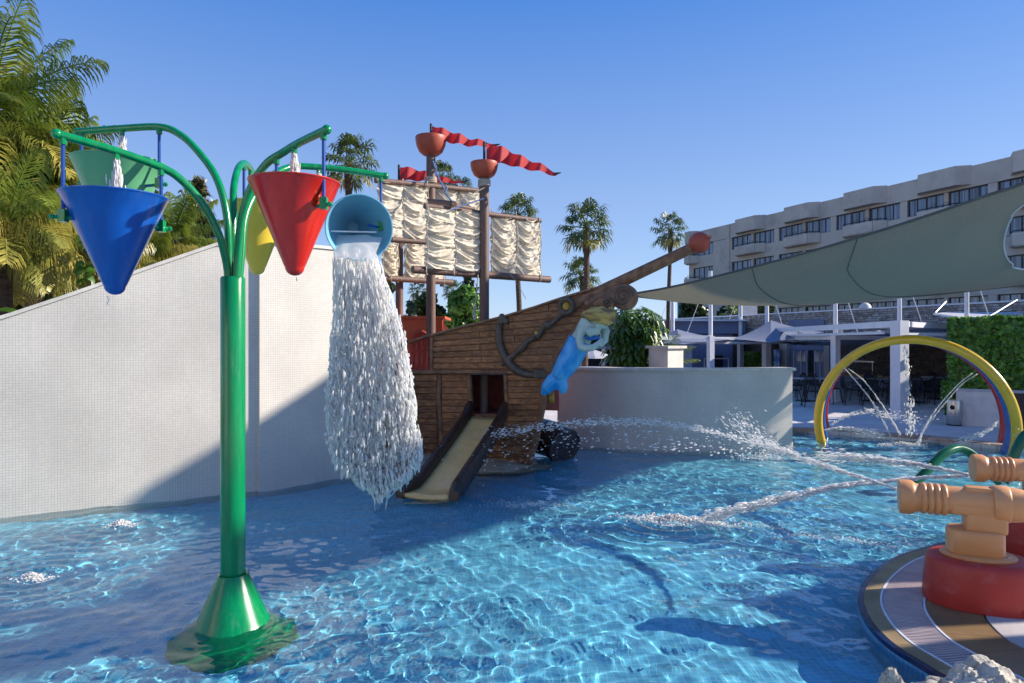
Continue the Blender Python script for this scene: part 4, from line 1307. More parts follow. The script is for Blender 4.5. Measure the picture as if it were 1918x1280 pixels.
# mermaid figurehead: body in one continuous surface, tail, hair and top as parts
fig = tag(empty('figurehead', (1.0, 10.05, 1.7)), None)
fig.parent = None
bpy.data.objects.remove(fig)
def F_(px, py, d=0.0): return W(px, py, lerp(10.25, 9.85, (px-1015)/135)-d)
tail = MB()
tp = [(1087, 636, .17), (1078, 655, .175), (1066, 676, .168), (1055, 693, .15), (1046, 707, .12)]
tail.tube([F_(x, y, .16) for x, y, r in tp], [r for x, y, r in tp], 16)
tail.tube([F_(1050, 703, .15), F_(1036, 714, .14), F_(1025, 727, .12), F_(1017, 739, .1)], [.11, .115, .10, .04], 12)
tail.tube([F_(1046, 703, .15), F_(1051, 716, .16), F_(1054, 728, .16), F_(1056, 738, .16)], [.10, .10, .085, .03], 12)
tail.tube([F_(1042, 710, .13), F_(1038, 722, .13), F_(1042, 730, .13)], [.1, .095, .05], 10)
tail.tube([F_(1050, 715, .14), F_(1048, 728, .14)], [.08, .04], 10)
remesh(tail.build('mermaid_tail', M_BLUETAIL, ship), .012, 3)
bod = MB()
bod.tube([F_(1086, 640, .17), F_(1093, 628, .18), F_(1102, 616, .2), (F_(1108, 604, .2))], [.15, .14, .17, .15], 16)     # torso
bod.tube([F_(1098, 600, .3), F_(1090, 618, .34), F_(1085, 634, .36), F_(1088, 650, .38)], [.085, .075, .06, .055], 12)    # upper arm
bod.tube([F_(1087, 649, .38), F_(1098, 653, .42), F_(1112, 651, .44), F_(1120, 644, .42)], [.06, .055, .048, .04], 12)    # forearm
bod.tube([F_(1120, 646, .42), F_(1124, 641, .4), F_(1127, 635, .36)], [.042, .04, .025], 10)
bod.tube([F_(1122, 604, .1), F_(1134, 622, .12), F_(1132, 638, .2), F_(1122, 648, .34)], [.08, .07, .055, .045], 12)      # other arm
bod.sph(F_(1106, 622, .37), (.062, .06, .075), 8); bod.sph(F_(1117, 620, .33), (.06, .06, .075), 8)
bod.tube([F_(1112, 603, .25), F_(1120, 597, .27)], [.07, .065], 10)                                                      # neck
bod.sph(F_(1128, 602, .3), (.1, .1, .115), 10)                                                                          # head
bod.sph(F_(1137, 607, .35), (.03, .035, .02), 6); bod.sph(F_(1133, 613, .36), (.035, .03, .018), 6)
body = remesh(bod.build('mermaid_body', M_SKIN, ship), .011, 3)
m = MB()
m.sph(F_(1104, 633, .345), (.068, .04, .03), 8); m.sph(F_(1117, 632, .32), (.06, .045, .03), 8)
m.tube([F_(1094, 629, .33), F_(1105, 636, .36), F_(1120, 634, .34)], .022, 8)
remesh(m.build('mermaid_top', M_BRA, ship), .01, 2)
hr = MB()
hr.sph(F_(1120, 590, .27), (.19, .17, .10), 10); hr.sph(F_(1135, 592, .27), (.14, .15, .10), 10); hr.sph(F_(1104, 592, .25), (.13, .14, .085), 10)
hr.sph(F_(1144, 590, .26), (.075, .1, .12), 8)
hr.tube([F_(1096, 592, .34), F_(1118, 599, .4), F_(1140, 606, .4), F_(1148, 601, .36)], [.04, .045, .04, .03], 8)
hr.tube([F_(1098, 585, .36), F_(1120, 588, .42), F_(1146, 596, .4)], [.04, .045, .03], 8)
for k_ in range(5):
    hr.tube([F_(1095+3*k_, 590-3.2*k_, .36+.01*k_), F_(1116+2*k_, 595-3.6*k_, .44-.01*k_), F_(1147, 603-3.5*k_, .38)], [.012, .016, .012], 6)
hr.tube([F_(1104, 580, .3), F_(1128, 578, .34), F_(1150, 588, .34)], [.03, .035, .03], 8)
remesh(hr.build('mermaid_hair', M_HAIR, ship), .012, 2)

# rock pad under the hull
bm = bmesh.new(); bmesh.ops.create_icosphere(bm, subdivisions=5, radius=1)
for v in bm.verts:
    p = v.co
    d = 1+.1*noise.fractal(p*2+Vector((5, 0, 0)), 1, 2, 4)
    v.co = Vector((p.x*1.75*d, p.y*.95*d, p.z*.14*d))
me = bpy.data.meshes.new('rock_pad'); bm.to_mesh(me); bm.free(); me.shade_smooth(); me.materials.append(M_PAD)
o = link(bpy.data.objects.new('rock_pad', me)); o.location = (-1.15, 11.5, -.05); o.rotation_euler = (0, 0, R(-22))
tag(o, 'flat sandy coloured rock base under the ship hull', 'rock')

# ------------------------------------------------------------------ slide from the ship's door
A = Vector((-.41, 10.75, .78)); B = Vector((-1.08, 8.60, -.06))
sd = Vector((.96, -.27, 0)).normalized()
slide = empty('water_slide', (B.x, B.y, 0), 'short slide with a yellow bed and dark brown sides coming out of the ship door', 'slide')
def bedp(t): 
    p = A.lerp(B, t); p.z = lerp(.78, -.07, t)+.05*math.sin(PI*t)*(-.6)+(.09*max(0, t-.86)/.14 if t > .86 else 0)
    return p
bed = MB(); bed.grid(lambda u, v: bedp(v)+sd*((u-.5)*(.48+.12*max(0, v-.85)/.15))-Vector((0, 0, .025*math.sin(PI*u))), 8, 24)
b2 = bed.build('slide_bed', M_BED, slide, angle=180)
md = b2.modifiers.new('thick', 'SOLIDIFY'); md.thickness = .05; md.offset = -1
for sg in (-1, 1):
    P = []; rr_ = []
    for i in range(21):
        t = -.03+1.05*i/20
        q = bedp(min(max(t, 0), 1))
        if t < 0: q = q+(A-B).normalized()*.06
        hump = .06 if t < .05 else 0
        P.append(q+sd*(sg*(.285+.07*max(0, t-.85)/.15))+Vector((0, 0, .045+hump)))
    m = MB()
    def wf(u, v, P=P):
        i = u*20; k = int(min(i, 19)); p = P[k].lerp(P[k+1], i-k)
        a = v*2*PI
        hgt = .15*(1-.5*max(0, u-.9)/.1) + .01*noise.noise(Vector((u*12, v*3, sg)))
        return p+sd*(math.copysign(abs(math.cos(a))**.6, math.cos(a))*.062)+Vector((0, 0, math.copysign(abs(math.sin(a))**.7, math.sin(a))*hgt))
    m.grid(wf, 40, 16)
    for e in (0, 1):
        k = len(m.v); m.v.append(tuple(P[0 if e == 0 else 20]))
        for j in range(16):
            a_, b_ = (j)*41+(0 if e == 0 else 40), (j+1)*41+(0 if e == 0 else 40)
            m.f.append((a_, b_, k))
    m.build('slide_rim', M_SLIDEW, slide, angle=60)
# dark tube slide at the bow side
P = smooth_path([W(960, 806, 12.2), W(1000, 814, 12.0), W(1035, 824, 11.75), W(1058, 838, 11.5)], 5)
m = MB()
m.tube(P, [.31]*(len(P)), 24, caps=True); m.tube([P[-1]-(P[-1]-P[-2])*.4, P[-1]+(P[-1]-P[-2])*.2], [.335, .32], 24, caps=False)
o = m.build('tube_slide', mat('dark_brown_tube', (.075, .045, .038), (.04, .024, .02), rough=.3, coat=.2), angle=60)
md = o.modifiers.new('thick', 'SOLIDIFY'); md.thickness = .04; md.offset = -1
own_origin(o, (P[-1].x, P[-1].y, 0)); tag(o, 'dark brown tube slide ending in the water just right of the ship bow', 'tube slide')
# ------------------------------------------------------------------ vegetation
def frond(mb, base, az, el, L, droop, ll, n=46, hang=.5, w=.022, two=True, vrot=0):
    """feather leaf: arching midrib with long narrow leaflets on both sides"""
    p = Vector(base); d = Vector((math.cos(az)*math.cos(el), math.sin(az)*math.cos(el), math.sin(el)))
    step = L/n; pts = [p.copy()]; dirs = [d.copy()]
    for i in range(n):
        d = (d+Vector((0, 0, -droop*step*(.5+1.5*i/n)))).normalized()
        p = p+d*step; pts.append(p.copy()); dirs.append(d.copy())
    mb.tube(pts[::4]+[pts[-1]], [lerp(.022, .005, i/(len(pts[::4]))) for i in range(len(pts[::4])+1)], 4, caps=False)
    V = []; Fc = []
    side0 = Vector((-math.sin(az), math.cos(az), 0))
    for i in range(5, n+1):
        t = i/n; l = ll*math.sin(PI*(.12+.86*t))**.6
        for s_ in (-1, 1):
            jr = random.uniform(-.25, .25)
            dd = dirs[i]
            up = side0.cross(dd).normalized()
            o = (side0*s_*(.85+.2*jr)+dd*(.45+.3*t)+up*(random.uniform(-.35, .45))).normalized()
            a = pts[i]; m1 = a+o*l*.45; 
            o2 = (o+Vector((0, 0, -hang*(1+jr)))).normalized(); m2 = m1+o2*l*.33
            o3 = (o2+Vector((0, 0, -hang*1.6))).normalized(); tip = m2+o3*l*.3
            wv = dd*w
            b = len(V)
            V += [a-wv*.4, a+wv*.4, m1-wv*.6, m1+wv*.6, m2-wv*.45, m2+wv*.45, tip]
            Fc += [(b, b+1, b+3, b+2), (b+2, b+3, b+5, b+4), (b+4, b+5, b+6)]
    mb.add(V, Fc)
def feather_palm(base, cz, nf, L, ll, label, seed, lean=(0, 0), trunk_r=.13, dry=.25, droop=(.28, .55), az_pref=None, group=None, w=.024, hang=.5):
    random.seed(seed)
    root = empty('feather_palm', base, label, 'palm tree', group)
    top = Vector((base[0]+lean[0], base[1]+lean[1], cz))
    MB().tube([Vector(base), Vector(base).lerp(top, .5)+Vector((lean[0]*.1, 0, 0)), top], [trunk_r*1.25, trunk_r, trunk_r*.9], 12).build('trunk', M_TRUNK, root)
    g1, g2 = MB(), MB()
    for i in range(nf):
        az = (i*2.39996+random.uniform(-.3, .3))
        f = (i+.5)/nf
        el = lerp(R(80), R(-28), f**.85)
        mbx = g2 if (f > 1-dry) else g1
        frond(mbx, top+Vector((math.cos(az)*.06, math.sin(az)*.06, -.2*f)), az, el, L*random.uniform(.85, 1.1), lerp(*droop, random.random()), ll, w=w, hang=hang, n=60)
    g1.build('crown', M_PALM, root, smooth=False)
    if g2.f: g2.build('old_fronds', M_PALMY, root, smooth=False)
    return root
# tall feather palms behind the left wall
def palm_px(px, py, Y, nf, L, ll, label, seed, **k):
    c = W(px, py, Y)
    return feather_palm((c.x, c.y, ZP), c.z, nf, L, ll, label, seed, **k)
palm_px(-25, 205, 10.8, 32, 1.9, .66, 'tallest feather palm, at the left edge above the mosaic wall', 3, dry=.2, w=.021, hang=1.0)
palm_px(60, 330, 11.6, 36, 1.75, .62, 'bushy feather palm with brownish tips behind the blue bucket', 5, dry=.3, w=.021, hang=1.0)
palm_px(5, 425, 10.0, 28, 1.2, .6, 'low feather palm with yellow hanging fronds at the left edge', 8, dry=.75, droop=(.9, 1.4), w=.018, hang=1.4)
palm_px(140, 430, 12.2, 28, 1.5, .58, 'feather palm between the blue bucket and the wall top', 12, dry=.45, w=.02, hang=1.0)
palm_px(322, 440, 14.5, 22, 1.15, .4, 'small feather palm with hanging tips right of the blue bucket', 14, dry=.35, w=.02, hang=1.1)
palm_px(270, 480, 13.5, 22, 1.1, .4, 'short yellowish feather palm low behind the wall top', 17, dry=.7, w=.02, hang=1.2)

def fan_palm_proto(seed, nl=34, spread=1.0, skirt=0, tall=8.0, r0=.16):
    random.seed(seed)
    root = empty('fan_palm', (0, 0, 0), 'fan palm', 'palm tree', 'fan palms against the sky')
    P = [Vector((.10*math.sin(z*.5+seed), .08*math.cos(z*.4), z)) for z in np.linspace(-tall, 0, 12)]
    MB().tube(P, [r0*(1.15-.25*i/11)+(.05 if i > 9 else 0) for i in range(12)], 12).build('trunk', M_TRUNK, root)
    g_ = MB(); dry = MB()
    for i in range(nl):
        f = (i+.5)/nl
        az = i*2.39996+random.uniform(-.3, .3)
        el = lerp(R(82), R(-35-10*skirt), f**.9)+random.uniform(-.1, .1)
        L = random.uniform(.75, 1.1)*spread
        d = Vector((math.cos(az)*math.cos(el), math.sin(az)*math.cos(el), math.sin(el)))
        a = Vector((0, 0, -.15*f)); b = a+d*L*.55; c = b+(d+Vector((0, 0, -.25))).normalized()*L*.45
        t_ = dry if (f > .9) else g_
        t_.tube([a, b, c], [.028, .018, .012], 4, caps=False)
        dd = (c-b).normalized(); sd_ = dd.cross(Vector((0, 0, 1))).normalized(); up = sd_.cross(dd)
        V = []; Fc = []
        ns = 20; rl = .8*spread*random.uniform(.85, 1.15)
        for k in range(ns):
            th = lerp(-2.15, 2.15, k/(ns-1))
            o = (dd*math.cos(th)+sd_*math.sin(th)+up*(.22*abs(math.sin(th*11)))*(1 if k % 2 else -1)).normalized()
            l = rl*(1-.3*abs(th)/2.15)*random.uniform(.9, 1.08)
            m1 = c+o*l*.58; tip = m1+(o+Vector((0, 0, -1.0-.7*random.random()))).normalized()*l*.5
            wv = o.cross(up).normalized()*.05*spread
            q = len(V)
            V += [c, m1-wv, m1+wv, tip]
            Fc += [(q, q+1, q+2), (q+1, q+3, q+2)]
        t_.add(V, Fc)
    g_.build('crown', M_FAN, root, smooth=False)
    dry.build('dry_skirt', M_PALMY, root, smooth=False)
    return root
fanp = [fan_palm_proto(21, 30, 1.0, 1, 9), fan_palm_proto(33, 22, .95, 2, 9, .13)]
used = [False, False]
def fan_at(k, px, py, Y, rpx, label, thin=1.0, rz=0):
    c = W(px, py, Y); s_ = rpx*Y/F/1.45
    place(fanp[k], not used[k], c, rz, (s_, s_, s_), label); used[k] = True
fan_at(0, 1097, 425, 24, 52, 'tall stout fan palm standing alone right of the sails', 1, .4)
fan_at(1, 1254, 432, 30, 40, 'slim fan palm whose trunk passes behind the bowsprit', 1, 0)
fan_at(0, 655, 305, 22, 56, 'fan palm rising behind the red bucket', 1, 1.7)
fan_at(0, 970, 402, 26, 42, 'fan palm showing above the right hand sail', 1, 2.9)
fan_at(0, 828, 332, 30, 33, 'fan palm peeping over the upper sails between the masts', 1, 4.0)
fan_at(1, 868, 352, 30, 24, 'fan palm low behind the tip of the smallest pennant', 1, 1.0)
fan_at(0, 1088, 518, 34, 38, 'short fan palm behind the trunk of the tall one', 1, 5.1)
fan_at(1, 783, 545, 26, 22, 'small fan palm seen below the sails between the two aft masts', 1, 2.2)
fan_at(0, 849, 545, 20, 22, 'fan palm with an ivy covered trunk seen between the masts', 1, 3.3)
c = W(849, 590, 19.9)
def leaf_cloud(n, fn, size, mb=None, elong=1.6):
    """n small leaf faces; fn gives a position and an outward direction"""
    P = np.zeros((n, 3)); D = np.zeros((n, 3))
    for i in range(n):
        p, d = fn(); P[i] = p; D[i] = d
    D += rng.normal(0, .55, (n, 3)); D /= np.linalg.norm(D, axis=1, keepdims=True)
    A = np.cross(D, rng.normal(0, 1, (n, 3))); A /= np.linalg.norm(A, axis=1, keepdims=True)+1e-9
    B = np.cross(D, A)
    s_ = size*(.6+.8*rng.random((n, 1)))
    V = np.stack([P-A*s_*.5*elong, P-B*s_*.5+D*s_*.1, P+A*s_*.5*elong-D*s_*.12, P+B*s_*.5+D*s_*.1], 1).reshape(-1, 3)
    Fc = np.arange(n*4).reshape(-1, 4)
    return V, Fc
def crown_tree(name, base, cz, rx, rz_, n, size, mt, label, cat, seed, clumps=26, group=None, trunk=True):
    global rng
    rs = random.Random(seed)
    root = empty(name, base, label, cat, group)
    C = []
    for i in range(clumps):
        a = rs.uniform(0, 2*PI); h = rs.uniform(-1, 1); r = math.sqrt(max(0, 1-h*h))*rs.uniform(.35, .95)
        C.append((Vector((base[0]+math.cos(a)*r*rx, base[1]+math.sin(a)*r*rx, cz+h*rz_*.9)), rs.uniform(.25, .45)*rx))
    def fn():
        c, r = C[rs.randrange(len(C))]
        d = Vector((rs.gauss(0, 1), rs.gauss(0, 1), rs.gauss(0, 1))).normalized()
        q = c+d*r*rs.uniform(.55, 1.05)
        return q, d
    V, Fc = leaf_cloud(n, fn, size)
    mesh_np('crown', V, Fc, mt, root, smooth=False)
    if trunk:
        m = MB(); m.tube([Vector(base), Vector((base[0], base[1], cz))], [.22, .1], 8)
        for i in range(5):
            c, r = C[i]; m.tube([Vector((base[0], base[1], lerp(base[2], cz, .5))), c], [.08, .03], 6)
        m.build('trunk', M_BARK, root)
    return root
def conifer(base, top, r, tiers, label, seed, mt=None, per=8, tw=.1):
    rs = random.Random(seed)
    root = empty('conifer', base, label, 'conifer')
    MB().tube([Vector(base), Vector((base[0], base[1], top))], [.2, .03], 8).build('trunk', M_BARK, root)
    P = []
    zb = lerp(base[2], top, .12)
    for t in range(tiers):
        f = t/(tiers-1); z = lerp(zb, top-.1, f); rr = r*(1-f)**.75*rs.uniform(.85, 1.1)+.12
        for k in range(per):
            az = rs.uniform(0, 2*PI)
            for j in range(int(7+16*rr/r)):
                q = rs.uniform(.1, 1)
                P.append((Vector((base[0]+math.cos(az)*rr*q+rs.gauss(0, .05*r), base[1]+math.sin(az)*rr*q+rs.gauss(0, .05*r), z+.12*rr*q*q+rs.gauss(0, .05))), Vector((math.cos(az), math.sin(az), .6))))
    it = iter(P)
    V, Fc = leaf_cloud(len(P), lambda: next(it), tw, elong=2.6)
    mesh_np('crown', V, Fc, mt or M_CONIF, root, smooth=False)
    return root
def tree_px(kind, px, pyt, pyb, wpx, Y, n, size, label, seed, mt=None):
    t = W(px, pyt, Y); b = W(px, pyb, Y); rx = wpx/2*Y/F
    return crown_tree(kind, (t.x, t.y, ZP), (t.z+b.z)/2, rx, (t.z-b.z)/2, n, size, mt or M_TREE, label, 'tree', seed)
conifer((W(372, 340, 22).x, 22, ZP), W(372, 335, 22).z, 1.15, 30, 'tawny conifer behind the wall, left of the green arms', 4, M_CONIFY, 11, .1)
conifer((W(878, 525, 24).x, 24, ZP), W(880, 515, 24).z, .9, 18, 'feathery conifer seen between the two forward masts', 6, M_CONIF, 9, .09)
conifer((W(768, 570, 26).x, 26, ZP), W(766, 566, 26).z, .5, 12, 'small dark conifer left of the middle mast', 9, M_CONIF, 7, .08)
tree_px('broad_tree', 800, 552, 640, 66, 20, 9000, .085, 'dark round tree behind the middle mast', 5)
tree_px('broad_tree', 872, 545, 650, 80, 19, 10000, .08, 'olive green tree between the masts above the hull', 15, M_HEDGE)
tree_px('broad_tree', 715, 500, 620, 46, 22, 5000, .09, 'tree glimpsed left of the aft mast behind the falling water', 25)
tree_px('broad_tree', 30, 455, 640, 240, 13.5, 15000, .13, 'dark bushy tree filling the space under the left palms', 35)
tree_px('broad_tree', 240, 470, 640, 200, 15, 9000, .11, 'dark shrubbery behind the wall under the blue bucket', 45)
m = None
rs = random.Random(3)
cc = W(849, 590, 19.9)
V, Fc = leaf_cloud(900, lambda: (lambda a: (Vector((cc.x+math.cos(a)*.13, cc.y+math.sin(a)*.13, rs.uniform(.5, 3.3))), Vector((math.cos(a), math.sin(a), .2))))(rs.uniform(0, 6.28)), .08)
o = mesh_np('ivy', V, Fc, M_BANANA, None, smooth=False); own_origin(o, (cc.x, cc.y, 0)); tag(o, 'bright green ivy climbing the fan palm trunk between the masts', 'ivy')
# far green belt along the horizon
rs = random.Random(77)
def belt():
    x = rs.uniform(-75, 35); y = 62+rs.uniform(0, 6)
    h = 3.0+1.2*noise.noise(Vector((x*.12, 0, 0)))+1.0*noise.noise(Vector((x*.5, 4, 0)))
    return Vector((x, y, rs.uniform(-.5, h))), Vector((0, -1, .5))
V, Fc = leaf_cloud(26000, belt, .4)
tag(mesh_np('distant_trees', V, Fc, M_TREE, None, smooth=False), kind='stuff')

# umbrella plant behind the low wall: whorls of long drooping leaflets
def umbrella_plant(c, rx, h, n, label):
    root = empty('umbrella_plant', (c.x, c.y, ZP), label, 'shrub')
    rs = random.Random(9); st = MB(); lf = MB()
    for i in range(n):
        a = rs.uniform(0, 2*PI); r = rx*math.sqrt(rs.random()); z = rs.uniform(.25, 1)*h
        r *= .55+.45*math.sin(PI*min(1, z/h*.9))
        p = Vector((c.x+math.cos(a)*r, c.y+math.sin(a)*r*.6, c.z+z))
        if i % 4 == 0: st.tube([Vector((c.x+r*.2*math.cos(a), c.y, ZP)), Vector((c.x+math.cos(a)*r*.6, c.y, c.z+z*.6)), p], [.03, .02, .01], 5, caps=False)
        tl = Vector((math.cos(a)*.6, math.sin(a)*.6-.2, 1)).normalized()
        x = tl.orthogonal().normalized(); y = tl.cross(x)
        for k in range(9):
            t = 2*PI*k/9+rs.uniform(-.15, .15)
            o = x*math.cos(t)+y*math.sin(t)
            l = rs.uniform(.24, .36)
            a0 = p+o*.05; m1 = a0+(o-Vector((0, 0, .2))).normalized()*l*.5; m2 = m1+(o-Vector((0, 0, 1.0))).normalized()*l*.45
            wv = o.cross(tl).normalized()*.042
            cup = tl*.01
            lf.add([a0, m1-wv+cup, m1+wv+cup, m1, m2], [(0, 1, 3), (0, 3, 2), (1, 4, 3), (3, 4, 2)])
    st.build('stems', M_BARK, root)
    lf.build('leaves', M_BUSH, root, smooth=False)
c = W(1190, 690, 13.6); umbrella_plant(Vector((c.x, 13.6, 1.2)), .58, 1.45, 100, 'umbrella plant with drooping leaf whorls behind the low mosaic wall')
random.seed(31)
c = W(1235, 672, 14.2); root = empty('young_palm', (c.x, c.y, ZP), 'young feather palm with a few arching fronds behind the pillar', 'palm tree')
m = MB()
for az, el, L in ((.15, 1.0, 1.0), (.5, 1.25, 1.0), (2.9, 1.1, .8), (1.6, 1.3, 1.0), (-.3, .75, .9), (3.4, 1.3, .9), (4.6, 1.1, .7)):
    frond(m, Vector((c.x, c.y, 1.3)), az, el, L, .95, .26, n=34, hang=.15, w=.016)
m.tube([Vector((c.x, c.y, ZP)), Vector((c.x, c.y, 1.35))], .05, 8)
m.build('fronds', M_PALM, root, smooth=False)
# banana leaves and philodendron on the wall top at the left
def big_leaf(mb, a, az, el, L, w_, droop=1.0):
    d = Vector((math.cos(az)*math.cos(el), math.sin(az)*math.cos(el), math.sin(el))); sd_ = Vector((-math.sin(az), math.cos(az), 0))
    pts = [Vector(a)]
    n = 10
    for i in range(n):
        d = (d+Vector((0, 0, -droop*.1))).normalized(); pts.append(pts[-1]+d*L/n)
    V = []; Fc = []
    for i, p in enumerate(pts):
        t = i/n; ww = w_*math.sin(PI*(.06+.9*t))**.7
        V += [p-sd_*ww-Vector((0, 0, ww*.35)), p, p+sd_*ww-Vector((0, 0, ww*.35))]
    for i in range(n):
        b = i*3; Fc += [(b, b+1, b+4, b+3), (b+1, b+2, b+5, b+4)]
    mb.add(V, Fc)
c = W(95, 570, 9.3); m = MB()
root = empty('banana_plant', (c.x, 9.3, ZP), 'broad banana leaf lying just over the wall top under the palms', 'plant')
for az, el, L, w_ in ((.25, .35, 1.0, .16), (2.8, .6, .7, .13), (.9, .9, .8, .13), (.05, .05, .7, .12)):
    big_leaf(m, Vector((c.x-.35, 9.3, c.z-.15)), az, el, L, w_)
m.build('leaves', M_BANANA, root, smooth=True, angle=180)
c = W(180, 470, 10.2); m = MB(); rs = random.Random(5)
root = empty('philodendron', (c.x, 10.2, ZP), 'climbing plant with glossy oval leaves left of the blue bucket', 'plant')
for i in range(60):
    p = W(rs.uniform(150, 225), rs.uniform(425, 540), rs.uniform(10.0, 10.4))
    big_leaf(m, p, rs.uniform(3.4, 6.0), rs.uniform(-.8, .5), .22, .055, 2)
m.build('leaves', M_BANANA, root, smooth=True, angle=180)
# ------------------------------------------------------------------ hotel
HU = Vector((.37, -.93, 0)).normalized(); HN = Vector((-.93, -.37, 0)).normalized(); HO = Vector((23.2, 89.5, 0))
def HP(u, v, z): return HO+HU*u+HN*v+Vector((0, 0, z))
hotel = empty('hotel', (HO.x, HO.y, 0), 'long beige hotel block with rows of dark framed windows and jutting balconies', 'building')
HM = Matrix((( HU.x, HN.x, 0), (HU.y, HN.y, 0), (0, 0, 1)))
def hbox(m, u0, u1, v0, v1, z0, z1):
    c = HP((u0+u1)/2, (v0+v1)/2, (z0+z1)/2); m.box(c, (u1-u0, v1-v0, z1-z0), M=HM); return m
UMAX = 62.0
ROOF = 16.0
bays = []
u = 8.0
while u < UMAX-5: bays.append(u); u += 7.72
def spandrel(z0, z1, u0=0, u1=UMAX): hbox(MB(), u0, u1, -.35, 0, z0, z1).build('spandrel', M_HOTEL, hotel, smooth=False)
hbox(MB(), 0.1, UMAX-.1, -14, -.6, .1, ROOF-.4).build('core', M_HOTEL, hotel, smooth=False)
levels = [14.4, 11.48, 8.56, 5.64]      # window heads
WH = 1.45
spandrel(ROOF-1.55, ROOF)
for k, z in enumerate(levels):
    zt = z-WH
    zb = levels[k+1] if k+1 < len(levels) else .1
    spandrel(zb, zt)
hbox(MB(), 0, UMAX, -.45, .02, ROOF-.003, ROOF+.12).build('roof_edge', M_HOTEL, hotel, smooth=False)
# joint and cornice line
for z in levels: hbox(MB(), 8.1, UMAX, .0, .05, z+.02, z+.12).build('string_course', M_HOTEL, hotel, smooth=False)
win_pane = {}
def window(u0, u1, z1, n=4):
    z0 = z1-WH
    fr = MB(); t = .07
    hbox(fr, u0, u1, -.28, -.16, z0, z0+t); hbox(fr, u0, u1, -.28, -.16, z1-t, z1)
    w_ = (u1-u0)/n
    for i in range(n+1):
        ww = .09 if i in (0, n) else (.11 if i == n//2 else .05)
        x = u0+i*w_; x = min(max(x, u0+ww/2), u1-ww/2)
        hbox(fr, x-ww/2, x+ww/2, -.281, -.159, z0+t, z1-t)
    f = fr.build('window', M_FRAME, hotel, smooth=False)
    for i in range(n):
        m = MB(); hbox(m, u0+i*w_+.03, u0+(i+1)*w_-.03, -.24, -.21, z0+t*.6, z1-t*.6)
        m.build('pane', M_GLASS, f, smooth=False)
def pier(u0, u1, z1):
    hbox(MB(), u0, u1, -.34, -.01, z1-WH, z1).build('pier', M_HOTEL, hotel, smooth=False)
def bump(u0, u1, z0, z1, name, d=.95):
    m = MB(); q = [(u0, .003), (u0+.75, d), (u1-.75, d), (u1, .003)]
    P = [HP(a, b, 0) for a, b in q]
    m.poly([(p.x, p.y) for p in P], z0, z1)
    o = m.build(name, M_HOTEL, hotel, smooth=False)
    return q
def balcony(u0, u1, zfloor):
    bump(u0+.05, u1-.05, zfloor-.2, zfloor-.02, 'balcony_slab', .9)
    q = [(u0, .02), (u0+.75, .95), (u1-.75, .95), (u1, .02)]
    m = MB()
    for a, b in zip(q[:-1], q[1:]):
        m.beam(HP(a[0], a[1], zfloor+.35), HP(b[0], b[1], zfloor+.35), .14, .95)
    o = m.build('balcony', M_HOTEL, hotel, smooth=False)
    m = MB(); m.tube([HP(a, b, zfloor+.98) for a, b in q], .045, 6); m.build('handrail', M_RAIL, o)
    for du in (.38, .62):
        c = HP(lerp(u0, u1, du), .5, zfloor+.55)
        P = [c+HU*(math.cos(t)*.32)+Vector((0, 0, .35+math.sin(t)*.42)) for t in np.linspace(-.2, PI+.2, 14)]
        MB().tube(P, .022, 5).build('chair_back', M_RAIL, o)
for b in bays:
    for z in levels:
        window(b+.35, b+3.75, z); window(b+4.1, b+7.4, z)
        pier(b-.35 if b > 8 else b, b+.35, z); pier(b+3.75, b+4.1, z)
        if z > levels[0]: pass
        balcony(b+1.35, b+6.1, z-WH-.75)
    bump(b+1.35, b+6.1, ROOF-1.35, ROOF+.2, 'roof_canopy')
pier(bays[-1]+7.4, UMAX, levels[0]); 
for z in levels[1:]: pier(bays[-1]+7.4, UMAX, z)
for z in levels:
    window(.9, 4.9, z); pier(0, .9, z); pier(4.9, 8.0, z); balcony(-.4, 2.1, z-WH-.75)
bump(-.4, 2.1, ROOF-1.35, ROOF+.2, 'roof_canopy')
hbox(MB(), 7.6, 8.06, 0.004, .1, .1, ROOF).build('downpipe', M_HOTEL, hotel, smooth=False)
# added unseen building out of frame at right, sized to shade the terrace
anx = empty('added_shade_block', (20, 20, 0), 'added unseen building block beyond the right end of the terrace, there to shade it', 'building')
a, b = Vector((15.5, 16.5, 0)), Vector((36, 41, 0)); dd = (b-a).normalized(); nn_ = Vector((dd.y, -dd.x, 0))
am = a+dd*7
m = MB(); q = [a, am, am+nn_*8, a+nn_*8]; m.poly([(p.x, p.y) for p in q], ZP+.01, 4.4); m.build('wall', M_HOTEL, anx, smooth=False)
m = MB(); q = [am, b, b+nn_*8, am+nn_*8]; m.poly([(p.x, p.y) for p in q], ZP+.01, 7.2); m.build('wall', M_HOTEL, anx, smooth=False)
for i in range(7):
    for z in (1.2, 4.2):
        if i < 2 and z > 4: continue
        p = a+dd*(2.2+i*4.2)-nn_*.03
        m = MB(); m.beam(p+Vector((0, 0, z+.75)), p+dd*2.2+Vector((0, 0, z+.75)), .06, 1.3); m.build('window', M_GLASS, anx, smooth=False)

# added unseen building blocks behind the viewer, bouncing warm light over the pool
wg = empty('added_bounce_block', (-17, -14, 0), 'added unseen cream building behind the viewer, there to bounce warm light over the pool', 'building')
m = MB(); m.box((-20, -16, 5), (8, 24, 10)); m.build('wall', M_WHITE, wg, smooth=False)
m = MB(); m.box((4, -24, 5.5), (40, 6, 11)); m.build('wall', M_WHITE, wg, smooth=False)
for i in range(6):
    for z in (1.6, 4.8, 8.0):
        m = MB(); m.box((-15.97, -26+i*4, z), (.06, 1.8, 1.4)); m.build('window', M_GLASS, wg, smooth=False)
